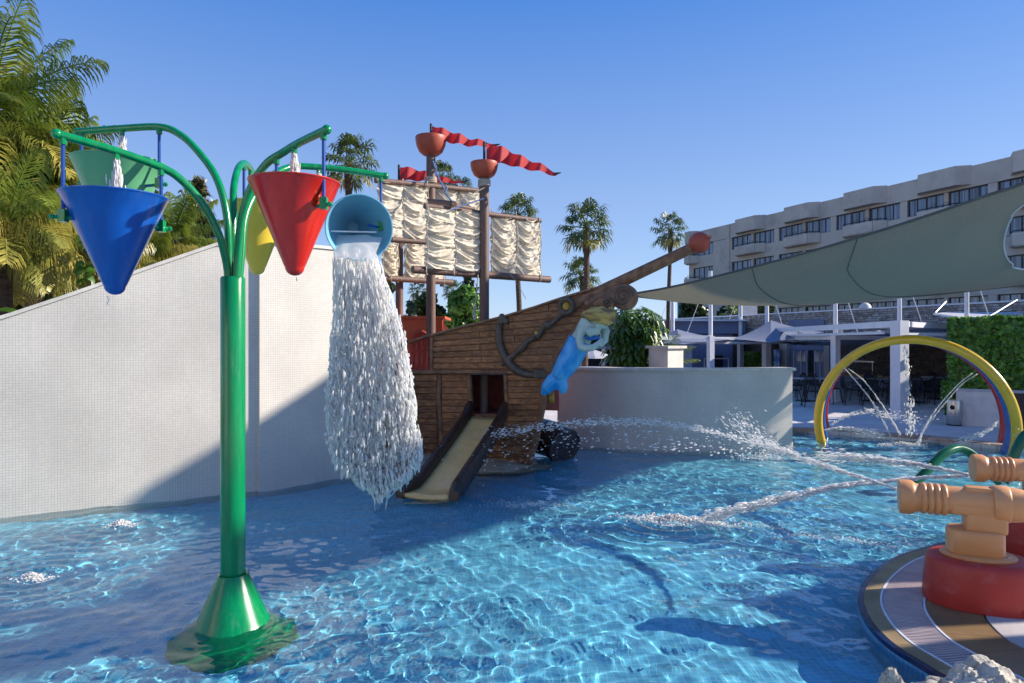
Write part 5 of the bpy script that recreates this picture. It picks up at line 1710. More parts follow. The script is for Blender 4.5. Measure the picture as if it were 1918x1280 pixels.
# ------------------------------------------------------------------ stone faced terrace building in front of the hotel
SA, SB = Vector((19.4, 15.0, 0)), Vector((9.3, 41.0, 0))
SD = (SB-SA).normalized(); SL = (SB-SA).length
zpar = 3.3
tower = empty('terrace_building', (14, 28, 0), 'low stone clad terrace building with a parapet below the hotel', 'building')
path = [SA.lerp(SB, i/30) for i in range(31)]
def SPt(px, off=0.0):
    """point of the stone wall seen at pixel column px"""
    k = (px-959)/F
    t = (k*SA.y-SA.x)/(SD.x-k*SD.y)
    return t
def wpt(px, z, o=0.0):
    t = SPt(px); p = SA+SD*t; n_ = Vector((-SD.y, SD.x, 0)); n_ = n_ if n_.x < 0 else -n_
    return Vector((p.x, p.y, z))+n_*o
def flat(name, x0, x1, z0, z1, o, mt, parent=None, t=.05, smooth=False):
    m = MB(); a, b = wpt(x0, (z0+z1)/2, o), wpt(x1, (z0+z1)/2, o)
    m.beam(a, b, t, z1-z0)
    return m.build(name, mt, parent or tower, smooth=smooth)
wall('stone_wall', path[::-1], 1.95, zpar, .35, M_STONE, tower)
wall('lower_wall', [p+Vector((.15, .05, 0)) for p in path[::-1]], ZP, 1.95, .3, M_STONEB, tower)
wall('parapet_coping', [p+Vector((-.03, 0, 0)) for p in path[::-1]], zpar+.001, zpar+.06, .42, M_POST, tower)
m = MB(); m.poly([(SA.x+.3, SA.y), (SB.x+.3, SB.y), (SB.x+16, SB.y+6), (SA.x+16, SA.y+6)], zpar-.6, zpar-.35); m.build('terrace_floor', M_CONC, tower, smooth=False)
flat('recess_panel', 1478, 1545, 2.35, 2.98, .02, M_KIOSK)
# sliding door with stone piers
flat('door_head', 1476, 1556, 1.62, 1.92, .03, M_KIOSK)
for x0, x1 in ((1468, 1482), (1552, 1562)):
    flat('pier', x0, x1, ZP, 1.95, .12, M_STONE, t=.3)
dr = flat('glass_door', 1484, 1516, .1, 1.6, .06, M_KIOSK)
flat('glass_door', 1528, 1550, .1, 1.6, .06, M_KIOSK)
flat('pane', 1496, 1503, 1.1, 1.55, .10, M_GLASS, dr, .03); flat('pane', 1505, 1513, 1.1, 1.55, .10, M_GLASS, dr, .03)
flat('pane', 1530, 1538, 1.1, 1.55, .10, M_GLASS, dr, .03); flat('pane', 1541, 1548, 1.1, 1.55, .10, M_GLASS, dr, .03)
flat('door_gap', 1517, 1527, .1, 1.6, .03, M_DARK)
for x in (1490, 1503.5, 1515, 1529, 1539.5): flat('mullion', x, x+.8, .1, 1.6, .11, M_POST, dr, .03)
# small fittings of the wall
flat('buffet_counter', 1600, 1754, .15, .62, .9, M_KIOSK, t=.6); flat('counter_top', 1600, 1756, .62, .72, .9, M_DECKTAN, t=.64)
for x in (1612, 1664):
    flat('rail_post', x, x+1.4, .72, 1.18, .85, M_STEEL, t=.03)
flat('rail', 1606, 1668, 1.18, 1.24, .85, M_STEEL, t=.04)
for x in (1727, 1732): flat('tap', x, x+1.5, .72, 1.16, .85, M_STEEL, t=.03)
# poster and leaf panel
o = flat('poster', 1465, 1476, .6, 1.62, .5, mat('blue_poster', (.03, .2, .6), (.35, .55, .75), rough=.5, scale=3, lo=.45, hi=.55), None, .03)
o.parent = None; KIDS[tower.name].remove(o); o.name = 'poster_stand'
own_origin(o, (wpt(1470, 0, .5).x+0, wpt(1470, 0, .5).y, 0)); 
# parts were stored relative to the building's origin: bring the free standing ones back
for v in o.data.vertices: v.co = v.co+Vector((14, 28, 0))
tag(o, 'tall blue poster board beside the leafy screen near the glass door', 'sign')
def leafy_box(name, P0, P1, z0, z1, thick, n, size, label, cat, seed, mt=M_HEDGE, backing=M_CONIF, parent=None):
    rs = random.Random(seed)
    root = empty(name, (P0.x, P0.y, z0), label, cat)
    d = (P1-P0); L = d.length; d.normalize(); nn = Vector((d.y, -d.x, 0))
    if nn.y > 0: nn = -nn
    m = MB(); c = (P0+P1)/2-nn*thick/2; m.beam(Vector((P0.x, P0.y, (z0+z1)/2))-nn*thick/2+d*.05, Vector((P1.x, P1.y, (z0+z1)/2))-nn*thick/2-d*.05, thick*.86, (z1-z0)*.97)
    m.build('twig_core', backing, root, smooth=False)
    def fn():
        r = rs.random()
        a = rs.random()*L
        wob = .04*noise.noise(Vector((a*2.5, rs.random(), seed)))
        if r < .62: 
            zz = lerp(z0, z1, rs.random()); return P0+d*a+nn*(.04*noise.noise(Vector((a*3, zz*3, 1)))+rs.uniform(-.04, .04))+Vector((0, 0, zz-P0.z)), nn+Vector((0, 0, .5))
        if r < .86: return P0+d*a-nn*rs.random()*thick+Vector((0, 0, z1-P0.z+wob+rs.uniform(-.03, .04))), Vector((0, 0, 1))+nn*.4
        e = 0 if r < .96 else L
        return P0+d*e-nn*rs.random()*thick+Vector((0, 0, lerp(z0, z1, rs.random())-P0.z)), (-d if e == 0 else d)
    V, Fc = leaf_cloud(n, fn, size, elong=1.3)
    o = mesh_np('leaves', V, Fc, mt, root, smooth=False); tag(o, kind='stuff')
    return root
p0, p1 = wpt(1408, 0, .6), wpt(1463, 0, .6)
leafy_box('leafy_screen', Vector((p0.x, p0.y, 0)), Vector((p1.x, p1.y, 0)), .55, 1.45, .15, 2600, .07, 'small leafy screen left of the blue poster near the white pergola post', 'hedge', 4)

# big clipped hedge on a planter wall at the right
h0, h1 = Vector((W(1777, 700, 15.9).x, 15.9, 0)), Vector((14.5, 12.9, 0))
leafy_box('hedge', h0, h1, .92, 2.52, .6, 15000, .085, 'tall clipped green hedge on a planter wall at the right edge', 'hedge', 6)
leafy_box('hedge_end', Vector((h0.x-.02, h0.y+.05, 0)), Vector((h0.x+.14, h0.y, 0)), .3, 1.0, .4, 500, .08, 'narrow strip of leaves hanging beside the steel bin', 'hedge', 16)
m = MB(); d_ = (h1-h0).normalized(); nn_ = Vector((d_.y, -d_.x, 0)); nn_ = nn_ if nn_.y < 0 else -nn_
def pl(a, b, z0, z1, mt, name, par, o=0.0, t=.5):
    m = MB(); A_, B_ = h0+d_*a+nn_*(o-t/2), h0+d_*b+nn_*(o-t/2)
    m.beam(A_+Vector((0, 0, (z0+z1)/2)), B_+Vector((0, 0, (z0+z1)/2)), t, z1-z0); return m.build(name, mt, par, smooth=False)
plw = empty('planter_wall', (h0.x, h0.y, ZP), 'white planter wall under the tall hedge, ending in a dark brown panel', 'wall')
pl(.15, 1.15, ZP, .86, M_WHITE, 'wall_face', plw, .12); pl(.15, 5, .86, .92, M_PALE, 'ledge', plw, .14, .66)
for i in range(9): pl(1.16+i*.42, 1.16+i*.42+.41, ZP, .86, M_BROWNP, 'board', plw, .10)

# steel bin
bc = G(1787, 797, ZP)
bn = empty('litter_bin', (bc.x, bc.y, ZP), 'brushed steel litter bin in front of the white planter wall', 'bin')
MB().lathe([(.145, 0), (.15, .01), (.15, .56), (.145, .575), (.13, .575), (.125, .55), (.01, .53)], 30, Matrix.Translation((bc.x, bc.y, ZP))).build('drum', M_STEEL, bn)
m = MB(); m.sph((bc.x-.105, bc.y-.105, ZP+.42), (.05, .02, .055), 8, Matrix.Rotation(R(-45), 3, 'Z')); m.build('opening', M_DARK, bn)
MB().lathe([(.153, .0), (.153, .03), (.15, .03)], 30, Matrix.Translation((bc.x, bc.y, ZP))).build('base_ring', M_BLACK, bn)

# ------------------------------------------------------------------ pergola and masts
perg = empty('pergola', (9.6, 16.9, ZP), 'white steel pergola with drawn back awnings over the restaurant terrace', 'pergola')
zt_ = 2.44
C0 = Vector((W(1685, 700, 17.0).x, 17.0, 0)); C1 = Vector((W(1436, 700, 28.0).x, 28.0, 0)); C2 = Vector((W(1775, 700, 21.0).x+.2, 21.0, 0)); C3 = Vector((W(1565, 700, 21.6).x, 21.6, 0))
C4 = Vector((W(1331, 700, 25.0).x, 25.0, 0)); C5 = Vector((W(1387, 700, 33.0).x, 33.0, 0))
def post(p, w_, h): 
    m = MB(); m.box((p.x, p.y, (ZP+h)/2), (w_, w_, h-ZP), rz=R(20)); m.build('post', M_POST, perg, smooth=False)
    m = MB(); m.box((p.x, p.y, ZP+.012), (w_*1.5, w_*1.5, .02), rz=R(20)); m.build('foot_plate', M_POST, perg, smooth=False)
def beam(a, b, z, w_=.14, h=.16): MB().beam(a+Vector((0, 0, z)), b+Vector((0, 0, z)), w_, h).build('beam', M_POST, perg, smooth=False)
post(C0, .29, zt_+.08); post(C1, .26, zt_+.05); post(C3, .2, 2.2); post(C4, .2, 2.2); post(C5, .22, 2.2)
ext = lambda a, b, k: b+(b-a)*k
beam(C0, C1, zt_); beam(C0, ext(C0, C2, 1.2), zt_, .14, .14)
beam(C0+Vector((-.25, .3, 0)), C1+Vector((.2, 0, 0)), zt_-.22, .08, .07)
beam(C3, C1, 2.12, .1, .12); beam(C3, C3+Vector((9, 1.0, 0)), 2.12, .1, .12)
beam(C4+Vector((-3.2, .5, 0)), C1, 2.12, .1, .12); beam(C4+Vector((-3.2, .5, 0)), C5+Vector((3, -4, 0)), 1.95, .08, .08)
beam(C4, C4+Vector((-1.7, -.4, 0)), 2.16, .1, .12)
beam(C0+Vector((.3, .6, 0)), C0+Vector((7, 4.5, 0)), zt_-.25, .07, .07); beam(C0+Vector((.3, 1.6, 0)), C0+Vector((7, 6, 0)), zt_-.18, .07, .07)
def awning(a, b, c, d, name='awning', sag=.12, mt=None):
    m = MB()
    m.grid(lambda u, v: a.lerp(b, u).lerp(d.lerp(c, u), v)-Vector((0, 0, sag*math.sin(PI*v)*1.0+.05*abs(math.sin(PI*v*5)))), 4, 30)
    return m.build(name, mt or M_AWN, perg, angle=180)
up = Vector((0, 0, 1))
awning(C0+up*2.36, C2*1.0+up*2.36+Vector((2, 1.2, 0)), C2+up*2.3+Vector((0, 7, 0)), C1+up*2.3, sag=.1)
awning(C3+up*2.05, C3+up*2.05+Vector((8, 1, 0)), C3+up*2.0+Vector((7, 7, 0)), C1+up*2.0+Vector((.5, 0, 0)), sag=.12)
awning(C4+up*2.05+Vector((-3, .4, 0)), C1+up*2.05, C5+up*2.0+Vector((2, 0, 0)), C5+up*2.0+Vector((-4, 0, 0)), sag=.1)
for (a, b) in ((C0, C1),):
    for i in range(3):
        m = MB(); p = a.lerp(b, .03+i*.32)+up*(zt_-.14)+Vector((.1, 0, 0)); m.box(p, (.12, .12, .1)); m.build('bracket', M_PALE, perg)
m = MB(); m.box(C1+up*2.15+Vector((-.35, -.15, 0)), (.24, .12, .32)); m.build('speaker_box', M_PALE, perg)

masts = [(1331, 25.2, 4.6), (1387, 34, 4.5), (1436.5, 29, 4.9), (1565, 23, 4.9), (1685, 19.5, 4.6), (1811, 17.6, 4.6), (1260, 31, 4.3)]
names = ['white mast left of the grey blue peak, behind the pergola', 'slender white mast just left of the grey blue peak', 'white mast rising from the grey blue canopy peak', 'white mast in the gap between door and arch, above the pergola',
         'white mast rising above the big pergola corner post', 'white mast rising behind the clipped hedge', 'white mast right of the slim palm trunk by the umbrella plant']
for (x, Y, h), nm in zip(masts, names):
    p = W(x, 700, Y)
    o = MB().tube([Vector((p.x, Y, ZP)), Vector((p.x, Y, h))], [.075*Y/25+.012, .055*Y/25+.01], 12).build('sail_mast', M_POST)
    own_origin(o, (p.x, Y, ZP)); tag(o, nm, 'mast', 'white masts on the restaurant terrace')
    st = [Vector((p.x-.03, Y, h*.98)), Vector((p.x+ (.9 if x > 1400 else -.8), Y+.3, 2.3))]
    MB().tube(st, .012, 5).build('stay_wire', M_POST, o)
# peaked grey blue sun canopies
def peak(cs, top, label, mt):
    m = MB()
    n = len(cs)
    for i in range(n):
        a, b = cs[i], cs[(i+1) % n]
        def f(u, v, a=a, b=b):
            q = a.lerp(b, u); 
            t = v**1.5
            r = q.lerp(top, v); r.z = lerp(q.z-.10*math.sin(PI*u)*0, top.z, t)
            return r
        m.grid(f, 10, 14)
    o = m.build('canopy', mt, angle=180); own_origin(o, (top.x, top.y, cs[0].z)); return tag(o, label, 'canopy', 'grey blue peaked canopies')
t_ = W(1444, 600, 27.5); peak([W(1368, 634, 26), W(1444, 642, 24), W(1545, 622, 26), W(1490, 622, 31)], t_, 'grey blue peaked canopy in front of the stone wall', M_AWN)
t_ = W(1268, 617, 28); peak([W(1205, 640, 27), W(1280, 645, 24), W(1372, 636, 27), W(1300, 632, 32)], t_, 'grey blue peaked canopy right of the young palm', M_AWN)
# awning arm unit at the right above the hedge
aw = empty('folding_awning', W(1800, 590, 20), 'half open folding awning with thin blue arms on the stone wall', 'awning')
m = MB(); m.beam(W(1750, 588, 19), W(1860, 604, 16.5), .06, .05); m.build('front_bar', M_POST, aw)
for a, b in (((1752, 586, 19), (1772, 565, 19.6)), ((1842, 600, 17), (1905, 562, 18.5))):
    MB().tube([W(*a), W(*b)], .022, 6).build('arm', M_ROD, aw)
m = MB(); m.grid(lambda u, v: W(lerp(1752, 1860, u), lerp(588, 603, u)-1, lerp(19, 16.6, u)).lerp(W(lerp(1772, 1918, u), 585, 20.5), v), 4, 4); m.build('cloth', M_PALE, aw)
# low kiosk building with canopy left of the stone building
kb = empty('kiosk', (8, 36, ZP), 'grey blue kiosk with a pale slanting roof edge behind the pillar', 'kiosk')
def kq(name, x0, x1, y0, y1, Y, mt, t=.2):
    a, b = W(x0, y0, Y), W(x1, y1, Y); m = MB(); m.box(((a.x+b.x)/2, Y, (a.z+b.z)/2), (abs(b.x-a.x), t, abs(a.z-b.z))); return m.build(name, mt, kb, smooth=False)
kq('roof_band', 1225, 1372, 603, 626, 36.1, M_KIOSK, 4); kq('wall', 1280, 1352, 626, 700, 36, M_KIOSK, 3.5)
kq('roof_trim', 1225, 1372, 601, 604, 36.0, M_POST, 4.4); kq('opening', 1336, 1352, 666, 700, 34.0, M_DARK, .4); kq('wall', 1352, 1366, 626, 700, 36, M_STONEB if False else M_BROWNP, 3.5)
kq('wall', 1366, 1420, 655, 700, 37, M_BROWNP, 3)
for x in (1319, 1364): kq('rail_post', x, x+1, 672, 700, 33, M_POST, .05)
kq('rail', 1319, 1365, 671, 673, 33, M_POST, .05)
# pale stall seen between the ship and the umbrella plant
st = empty('beach_stall', (3.4, 30, ZP), 'pale stall with dark openings and a light umbrella, seen right of the mermaid', 'stall')
def sq(name, x0, x1, y0, y1, Y, mt, t=.2):
    a, b = W(x0, y0, Y), W(x1, y1, Y); m = MB(); m.box(((a.x+b.x)/2, Y, (a.z+b.z)/2), (abs(b.x-a.x), t, abs(a.z-b.z))); return m.build(name, mt, st, smooth=False)
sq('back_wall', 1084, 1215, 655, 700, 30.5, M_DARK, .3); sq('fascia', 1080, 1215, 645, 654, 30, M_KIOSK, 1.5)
for x in (1088, 1127, 1168): sq('post', x, x+6, 600, 700, 29.5, M_POST, .2)
sq('upper_screen', 1125, 1200, 598, 640, 31, M_PALE, .3)
for x in (1136, 1152, 1170): sq('window', x, x+11, 605, 634, 30.8, M_GLASS, .12)
c = W(1110, 671, 28.5)
MB().lathe([(.95, 0), (.7, .12), (.35, .26), (.03, .36), (.001, .37)], 8, Matrix.Translation(c)).build('umbrella', M_PALE, st, angle=10)
# square pillar standing on the patio behind the low mosaic wall
pc = W(1252, 688, 12.95)
pr = empty('pillar', (pc.x, 13.15, 1.2), 'square cream pillar with a flat cap rising behind the low mosaic wall', 'pillar')
za = W(0, 653, 12.95).z
m = MB(); m.box((pc.x, 13.15, (ZP+za)/2), (.46, .46, za-ZP), rz=R(38)); m.build('shaft', M_WHITE, pr, smooth=False)
m = MB(); m.box((pc.x, 13.15, za+.025), (.56, .56, .05), rz=R(38)); m.build('cap', M_COPE, pr, smooth=False)
# planting ledge beside it
m = MB(); m.box((pc.x-.95, 13.6, .75), (1.5, .5, 1.5)); o = m.build('planter_box', M_COPE, smooth=False); own_origin(o, (pc.x-.95, 13.6, 0)); tag(o, 'long cream planter box under the umbrella plant', 'planter')

# terrace things below the hotel
def shrub_at(px, py0, py1, wpx, Y, n, label, seed, mt=M_TREE, size=.16):
    t = W(px, py0, Y); b = W(px, py1, Y)
    crown_tree('terrace_shrub', (t.x, Y, b.z), (t.z+b.z)/2, wpx/2*Y/F, (t.z-b.z)/2, n, size, mt, label, 'shrub', seed, 14, 'shrubs on the hotel terrace', trunk=False)
shrub_at(1300, 566, 604, 62, 45, 2600, 'round green shrub on the terrace beside the turquoise net', 3)
shrub_at(1362, 568, 600, 30, 45, 1200, 'dark shrub in the middle of the terrace edge', 4, M_CONIF)
shrub_at(1395, 566, 598, 34, 44, 1200, 'darker shrub left of the white cabinet', 5, M_CONIF)
shrub_at(1432, 566, 590, 36, 42, 1200, 'low shrub right of the white cabinet', 6)
c = W(1403, 588, 40); m = MB(); m.box((c.x, 40, c.z), (.8, .5, 1.0)); o = m.build('cabinet', M_WHITE, smooth=False); own_origin(o, (c.x, 40, c.z-.5)); tag(o, 'small white cabinet standing on the stone parapet', 'cabinet')
a, b = W(1272, 566, 50), W(1288, 600, 50)
m = MB(); m.box(((a.x+b.x)/2+.3, 50, (a.z+b.z)/2-.5), (1.4, .3, a.z-b.z+1.4)); o = m.build('turquoise_screen', M_TURQ, smooth=False); own_origin(o, ((a.x+b.x)/2, 50, 2)); tag(o, 'turquoise net screen at the left end of the hotel terrace', 'screen')
c = wpt(1617, zpar+.06, -.1)
o = MB().lathe([(.24, 0), (.23, .08), (.17, .17), (.09, .22), (.001, .235)], 20, Matrix.Translation(c)).build('dome_lamp', M_WHITE); own_origin(o, c); tag(o, 'white half dome on top of the stone parapet', 'lamp')
random.seed(77)
c = W(1385, 600, 42); root = empty('terrace_palm', c, 'dark little palm on the terrace beside the white cabinet', 'palm tree'); m = MB()
for i in range(12): frond(m, c, i*2.4, R(random.uniform(20, 70)), 1.5, .7, .4, n=20, w=.05)
m.build('fronds', M_PALM, root, smooth=False)

# ------------------------------------------------------------------ tables and chairs
def make_table():
    r = empty('cafe_table', (0, 0, 0), 'table', 'table', 'square tables on the restaurant terrace')
    m = MB(); m.box((0, 0, .70), (.66, .66, .03)); m.build('table_top', M_TOP, r, smooth=False)
    m = MB(); m.tube([(0, 0, .03), (0, 0, .69)], .045, 10); m.build('stem', M_BLACK, r)
    m = MB(); m.box((0, 0, .015), (.4, .4, .03)); m.build('foot', M_BLACK, r, smooth=False)
    return r
def make_chair():
    r = empty('cafe_chair', (0, 0, 0), 'chair', 'chair', 'dark wicker chairs on the restaurant terrace')
    m = MB(); m.lathe([(.001, .40), (.19, .40), (.21, .415), (.2, .435), (.001, .43)], 18, None, 1, 3); m.build('seat', M_CHAIR, r)
    P = [(-.22*math.cos(t), -.19-.05*math.sin(t)+.0, .43+.36*math.sin(t)) for t in np.linspace(0, PI, 15)]
    MB().tube(P, .014, 7).build('back_frame', M_CHAIR, r)
    m = MB()
    for i in range(1, 14):
        x = -.2+.4*i/14; h = .36*math.sqrt(max(0, 1-(x/.22)**2))
        m.tube([(x, -.19, .43), (x, -.21, .43+h*.6), (x, -.235, .43+h)], .0065, 4, caps=False)
    for zz in (.5, .58, .66, .73):
        h = .22*math.sqrt(max(0, 1-((zz-.43)/.36)**2))
        m.tube([(-h, -.215, zz), (h, -.215, zz)], .006, 4, caps=False)
    tag(m.build('back_weave', M_CHAIR, r), kind='stuff')
    for sx in (-1, 1):
        MB().tube([(sx*.22, -.18, .43), (sx*.245, -.1, .6), (sx*.24, .08, .6), (sx*.2, .15, .42)], .013, 6).build('armrest', M_CHAIR, r)
        for sy in (-1, 1):
            MB().tube([(sx*.17, sy*.15, .41), (sx*.23, sy*.21, 0)], .013, 6).build('leg', M_CHAIR, r)
    return r
tp_ = make_table(); first = True
tabs = [(1508, 752, 'table in front of the glass door'), (1545, 752, 'table between the glass door and the yellow arch'), (1632, 752, 'table seen through the arches left of the big post'), (1712, 754, 'table seen through the arches just right of the big post'), (1752, 748, 'table beside the hedge end')]
for i, (x, y, lb) in enumerate(tabs):
    p = G(x, y, ZP); place(tp_, i == 0, (p.x, p.y, ZP), R(15+7*i), 1.05, 'square grey '+lb)
cp_ = make_chair()
chs = [(1480, 760, 200, 'nearest to the low mosaic wall'), (1492, 748, 30, 'left rear seat by the glass door'), (1521, 762, 170, 'front seat at the table before the glass door'), (1531, 748, 300, 'rear seat between the first two tables'), (1556, 756, 120, 'just left of the yellow arch foot'),
       (1597, 759, 250, 'leftmost chair inside the arches'), (1614, 752, 20, 'second chair inside the arches, turned away'), (1626, 743, 350, 'rear chair framed by the arches'), (1641, 759, 190, 'front chair left of the big white post'), (1662, 757, 100, 'chair touching the big white post on its left'),
       (1668, 744, 330, 'rear chair partly behind the big white post'), (1703, 746, 60, 'rear chair right of the big white post'), (1727, 758, 185, 'front chair facing away, right of the big post'), (1742, 745, 350, 'rear chair with its round back towards the counter'), (1757, 757, 140, 'chair in front of the hedge end'), (1770, 750, 230, 'rightmost chair half hidden by the hedge')]
for i, (x, y, a_, lb) in enumerate(chs):
    p = G(x, y, ZP); place(cp_, i == 0, (p.x, p.y, ZP), R(a_), 1.12, 'dark wicker chair with a round back, '+lb)

# ------------------------------------------------------------------ shade sails
def coons(T1, T2, T3, scal, bulge_top, bulge_bot, n=60, m_=30, sag=.25, name='shade_sail', label='', thick=True):
    def top(u):
        p = T1.lerp(T2, u); return p+bulge_top*(4*u*(1-u))
    def bot(u):
        p = T1.lerp(T3, u); return p+bulge_bot*(4*u*(1-u))
    def f(u, v):
        p = top(u).lerp(bot(u), v)
        right = T2.lerp(T3, v)
        p = p+(scal(v)-right)*u**2.2
        p.z -= sag*math.sin(PI*v)*math.sin(PI*u)**.8
        return p
    m = MB(); m.grid(f, n, m_)
    o = m.build(name, M_SAIL, angle=180)
    return o, f
def edge_fn(pts):
    return pts
# main visible sail: edges given by measured points (px, py, depth)
TOP = [(1188, 550, 12.8), (1240, 541, 12.5), (1300, 528, 12.1), (1450, 490, 11.2), (1550, 462, 10.4), (1650, 432, 9.6), (1750, 400, 8.9), (1850, 366, 8.3), (1918, 343, 7.9), (2120, 255, 6.9)]
BOT = [(1188, 555, 12.8), (1240, 561, 12.8), (1300, 566, 12.8), (1450, 568, 12.85), (1600, 563, 12.9), (1750, 552, 12.9), (1918, 534, 12.9), (2080, 515, 12.9)]
tp3 = smooth_path([W(*p) for p in TOP], 8); bt3 = smooth_path([W(*p) for p in BOT], 8)
RIGHT = [(2120, 255, 6.9), (1918, 384, 8.6), (1893, 412, 9.2), (1881, 450, 10.1), (1884, 478, 10.8), (1896, 494, 11.5), (1918, 505, 12.1), (2080, 515, 12.9)]
rt3 = smooth_path([W(*p) for p in RIGHT], 8)
def along(P, t):
    S = arc(P); q = t*S[-1]; i = min(max(int(np.searchsorted(S, q))-1, 0), len(P)-2)
    return P[i].lerp(P[i+1], (q-S[i])/max(1e-9, S[i+1]-S[i]))
def sfun(u, v):
    a = along(tp3, u); b = along(bt3, u); L_ = lerp(0, 1, v)
    l = W(1188, lerp(550, 555, v), 12.8); r = along(rt3, v)
    T1_, T2_, T3_, T4_ = tp3[0], tp3[-1], bt3[0], bt3[-1]
    p = a.lerp(b, v)+(l-T1_.lerp(T3_, v))*(1-u)+(r-T2_.lerp(T4_, v))*u**1.6
    p.z -= .28*math.sin(PI*v)*math.sin(PI*min(1, u*1.02))**.8
    return p
m = MB(); m.grid(sfun, 90, 36)
s1 = m.build('shade_sail', M_SAIL, angle=180); own_origin(s1, tp3[0]); tag(s1, 'large grey green shade sail stretched across the right side', 'shade sail')
def seam(P, r=.012, mt=None): 
    o = MB().tube(P, r, 6).build('seam', mt or M_SAIL, None)
    o.parent = s1; KIDS.setdefault(s1.name, []).append(o)
    for v in o.data.vertices: v.co = v.co-Vector(s1.location)
    return o
M_SEAM = mat('sail_seam', (.12, .13, .12), rough=.9)
for u in (.30, .55):
    P = [sfun(u+.10*t*t+.08*t, t)-Vector((0, 0, .008)) for t in np.linspace(0, 1, 24)]
    seam(P, .007, M_SEAM)
seam(tp3, .02, M_SEAM); seam(bt3, .02, M_SEAM); seam(rt3, .013, M_POST)
o = MB().tube([W(1190, 552, 12.8), W(1172, 556, 10.0)], .008, 6).build('seam', M_SEAM)
o.name = 'corner_cable'; o.parent = s1; KIDS.setdefault(s1.name, []).append(o)
for v in o.data.vertices: v.co = v.co-Vector(s1.location)
# added unseen sail off to the right, outlined to cast the pool's shadow
def tosun(p, z): return Vector(p)+SUN*(z/SUN.z)
shade_px = [(1345, 841), (1230, 876), (1100, 930), (940, 985), (870, 1000), (780, 1030), (680, 1060), (560, 1092), (440, 1135), (300, 1185), (100, 1240), (-60, 1272), (-60, 1228), (60, 1188), (180, 1138), (260, 1095), (345, 1045), (420, 980)]
low_ = [G(x, y) for x, y in shade_px]
wl_ = [G(400, 952), G(300, 950), G(215, 946)]
poly2 = low_+wl_+[Vector((-5.6, 9.55, 0)), Vector((-6.6, 11.3, 0)), Vector((-1.0, 11.8, 0)), Vector((3.75, 12.3, 0))]
P3 = [tosun(p, 10.5+.12*(p.x+2)-.05*(p.y-8)) for p in poly2]
tri = tessellate_polygon([[Vector((p.x, p.y, 0)) for p in P3]])
m = MB(); m.add(P3, [tuple(t) for t in tri])
s2 = m.build('shade_sail', M_SAIL, smooth=False); own_origin(s2, P3[0]); tag(s2, 'added unseen high sail cut to the outline of the pool shadow', 'shade sail')
md = s2.modifiers.new('thick', 'SOLIDIFY'); md.thickness = .01
for k_, i in enumerate((0, len(poly2)-1)):
    pass
c_ = max(P3, key=lambda p: p.x)
o = MB().tube([Vector((c_.x+.3, c_.y, ZP)), Vector((c_.x+.3, c_.y, c_.z+.2))], .08, 10).build('sail_mast', M_POST); own_origin(o, (c_.x+.3, c_.y, ZP)); tag(o, 'tall mast added with the unseen high sail beyond the right edge', 'mast')

# added unseen strips beyond the deck, outlined to cast the bands of shade on it
sh = empty('added_shade_strips', (9.5, 4.8, ZP), 'three added unseen fabric strips beyond the right side of the deck, there to shade it', 'shadow caster')
strips = [[(1400, 1095), (1520, 1090), (1600, 1066), (1660, 1030), (1990, 1004), (1990, 1096), (1640, 1106), (1540, 1128), (1480, 1108)],
          [(1527, 1136), (1640, 1120), (1990, 1110), (1990, 1178), (1700, 1192), (1600, 1203), (1480, 1190), (1500, 1160)],
          [(1310, 1268), (1590, 1240), (1750, 1216), (1990, 1200), (2000, 1340), (1290, 1340)]]
for sp_ in strips:
    Q = [tosun(G(x, y), 3.1) for x, y in sp_]
    tri = tessellate_polygon([[Vector((p.x, p.y, 0)) for p in Q]])
    m = MB(); m.add(Q+[p+Vector((0, 0, .01)) for p in Q], [tuple(t) for t in tri]+[tuple(i+len(Q) for i in reversed(t)) for t in tri])
    m.build('shade_caster_strip', M_SAIL, sh, smooth=False)
for (x, y) in ((10.6, 3.2), (10.6, 7.4)):
    MB().tube([(x, y, ZP), (x, y, 3.1)], .05, 10).build('post', M_POST, sh)
# ------------------------------------------------------------------ moving water
rs = np.random.default_rng(5)
# pouring water from the tipped bucket
LP_ = ([470, 520, 640, 760, 830, 875, 905, 935], [622, 624, 618, 611, 613, 628, 652, 690])
RP_ = ([470, 520, 600, 700, 800, 850, 890, 915, 935], [706, 722, 752, 771, 786, 791, 782, 760, 735])
def curtain():
    n = 10500
    t = rs.random(n)**.62                       # 0 at the lip, 1 at the lowest drops
    u = rs.beta(1.25, 1.25, n)*2-1
    py = 470+t*(455)*(1-.10*np.abs(u)**2.2)
    left = np.interp(py, LP_[0], LP_[1])
    right = np.interp(py, RP_[0], RP_[1])
    w = np.clip((py-640)/260, 0, 1)
    px = (left+right)/2+(right-left)/2*u
    px += 4*np.sin(py/17+u*9)*w
    Y = 5.55-.10*t+rs.normal(0, .07, n)
    # clumps: drops cling together in strings
    keep = np.sin(px*.55+3*np.sin(py/40))+np.sin(px*.23+py/31)+.8*np.sin(px*1.1-py/13)+rs.random(n)*2.6 > .75
    px, py, Y, t, u = px[keep], py[keep], Y[keep], t[keep], u[keep]; n = len(px)
    C = np.stack([(px-959)/F*Y, Y, H+(640-py)/F*Y], 1)
    lean = (u*.10)+.05
    D = np.stack([lean+rs.normal(0, .07, n), rs.normal(0, .05, n), -np.ones(n)], 1)
    r = (.0024+.0048*rs.random(n)**2)*(1+.6*t)
    l = r*(2.5+6*rs.random(n))*(1.2-.5*t)
    return C, D, r, l
C, D, r, l = curtain()
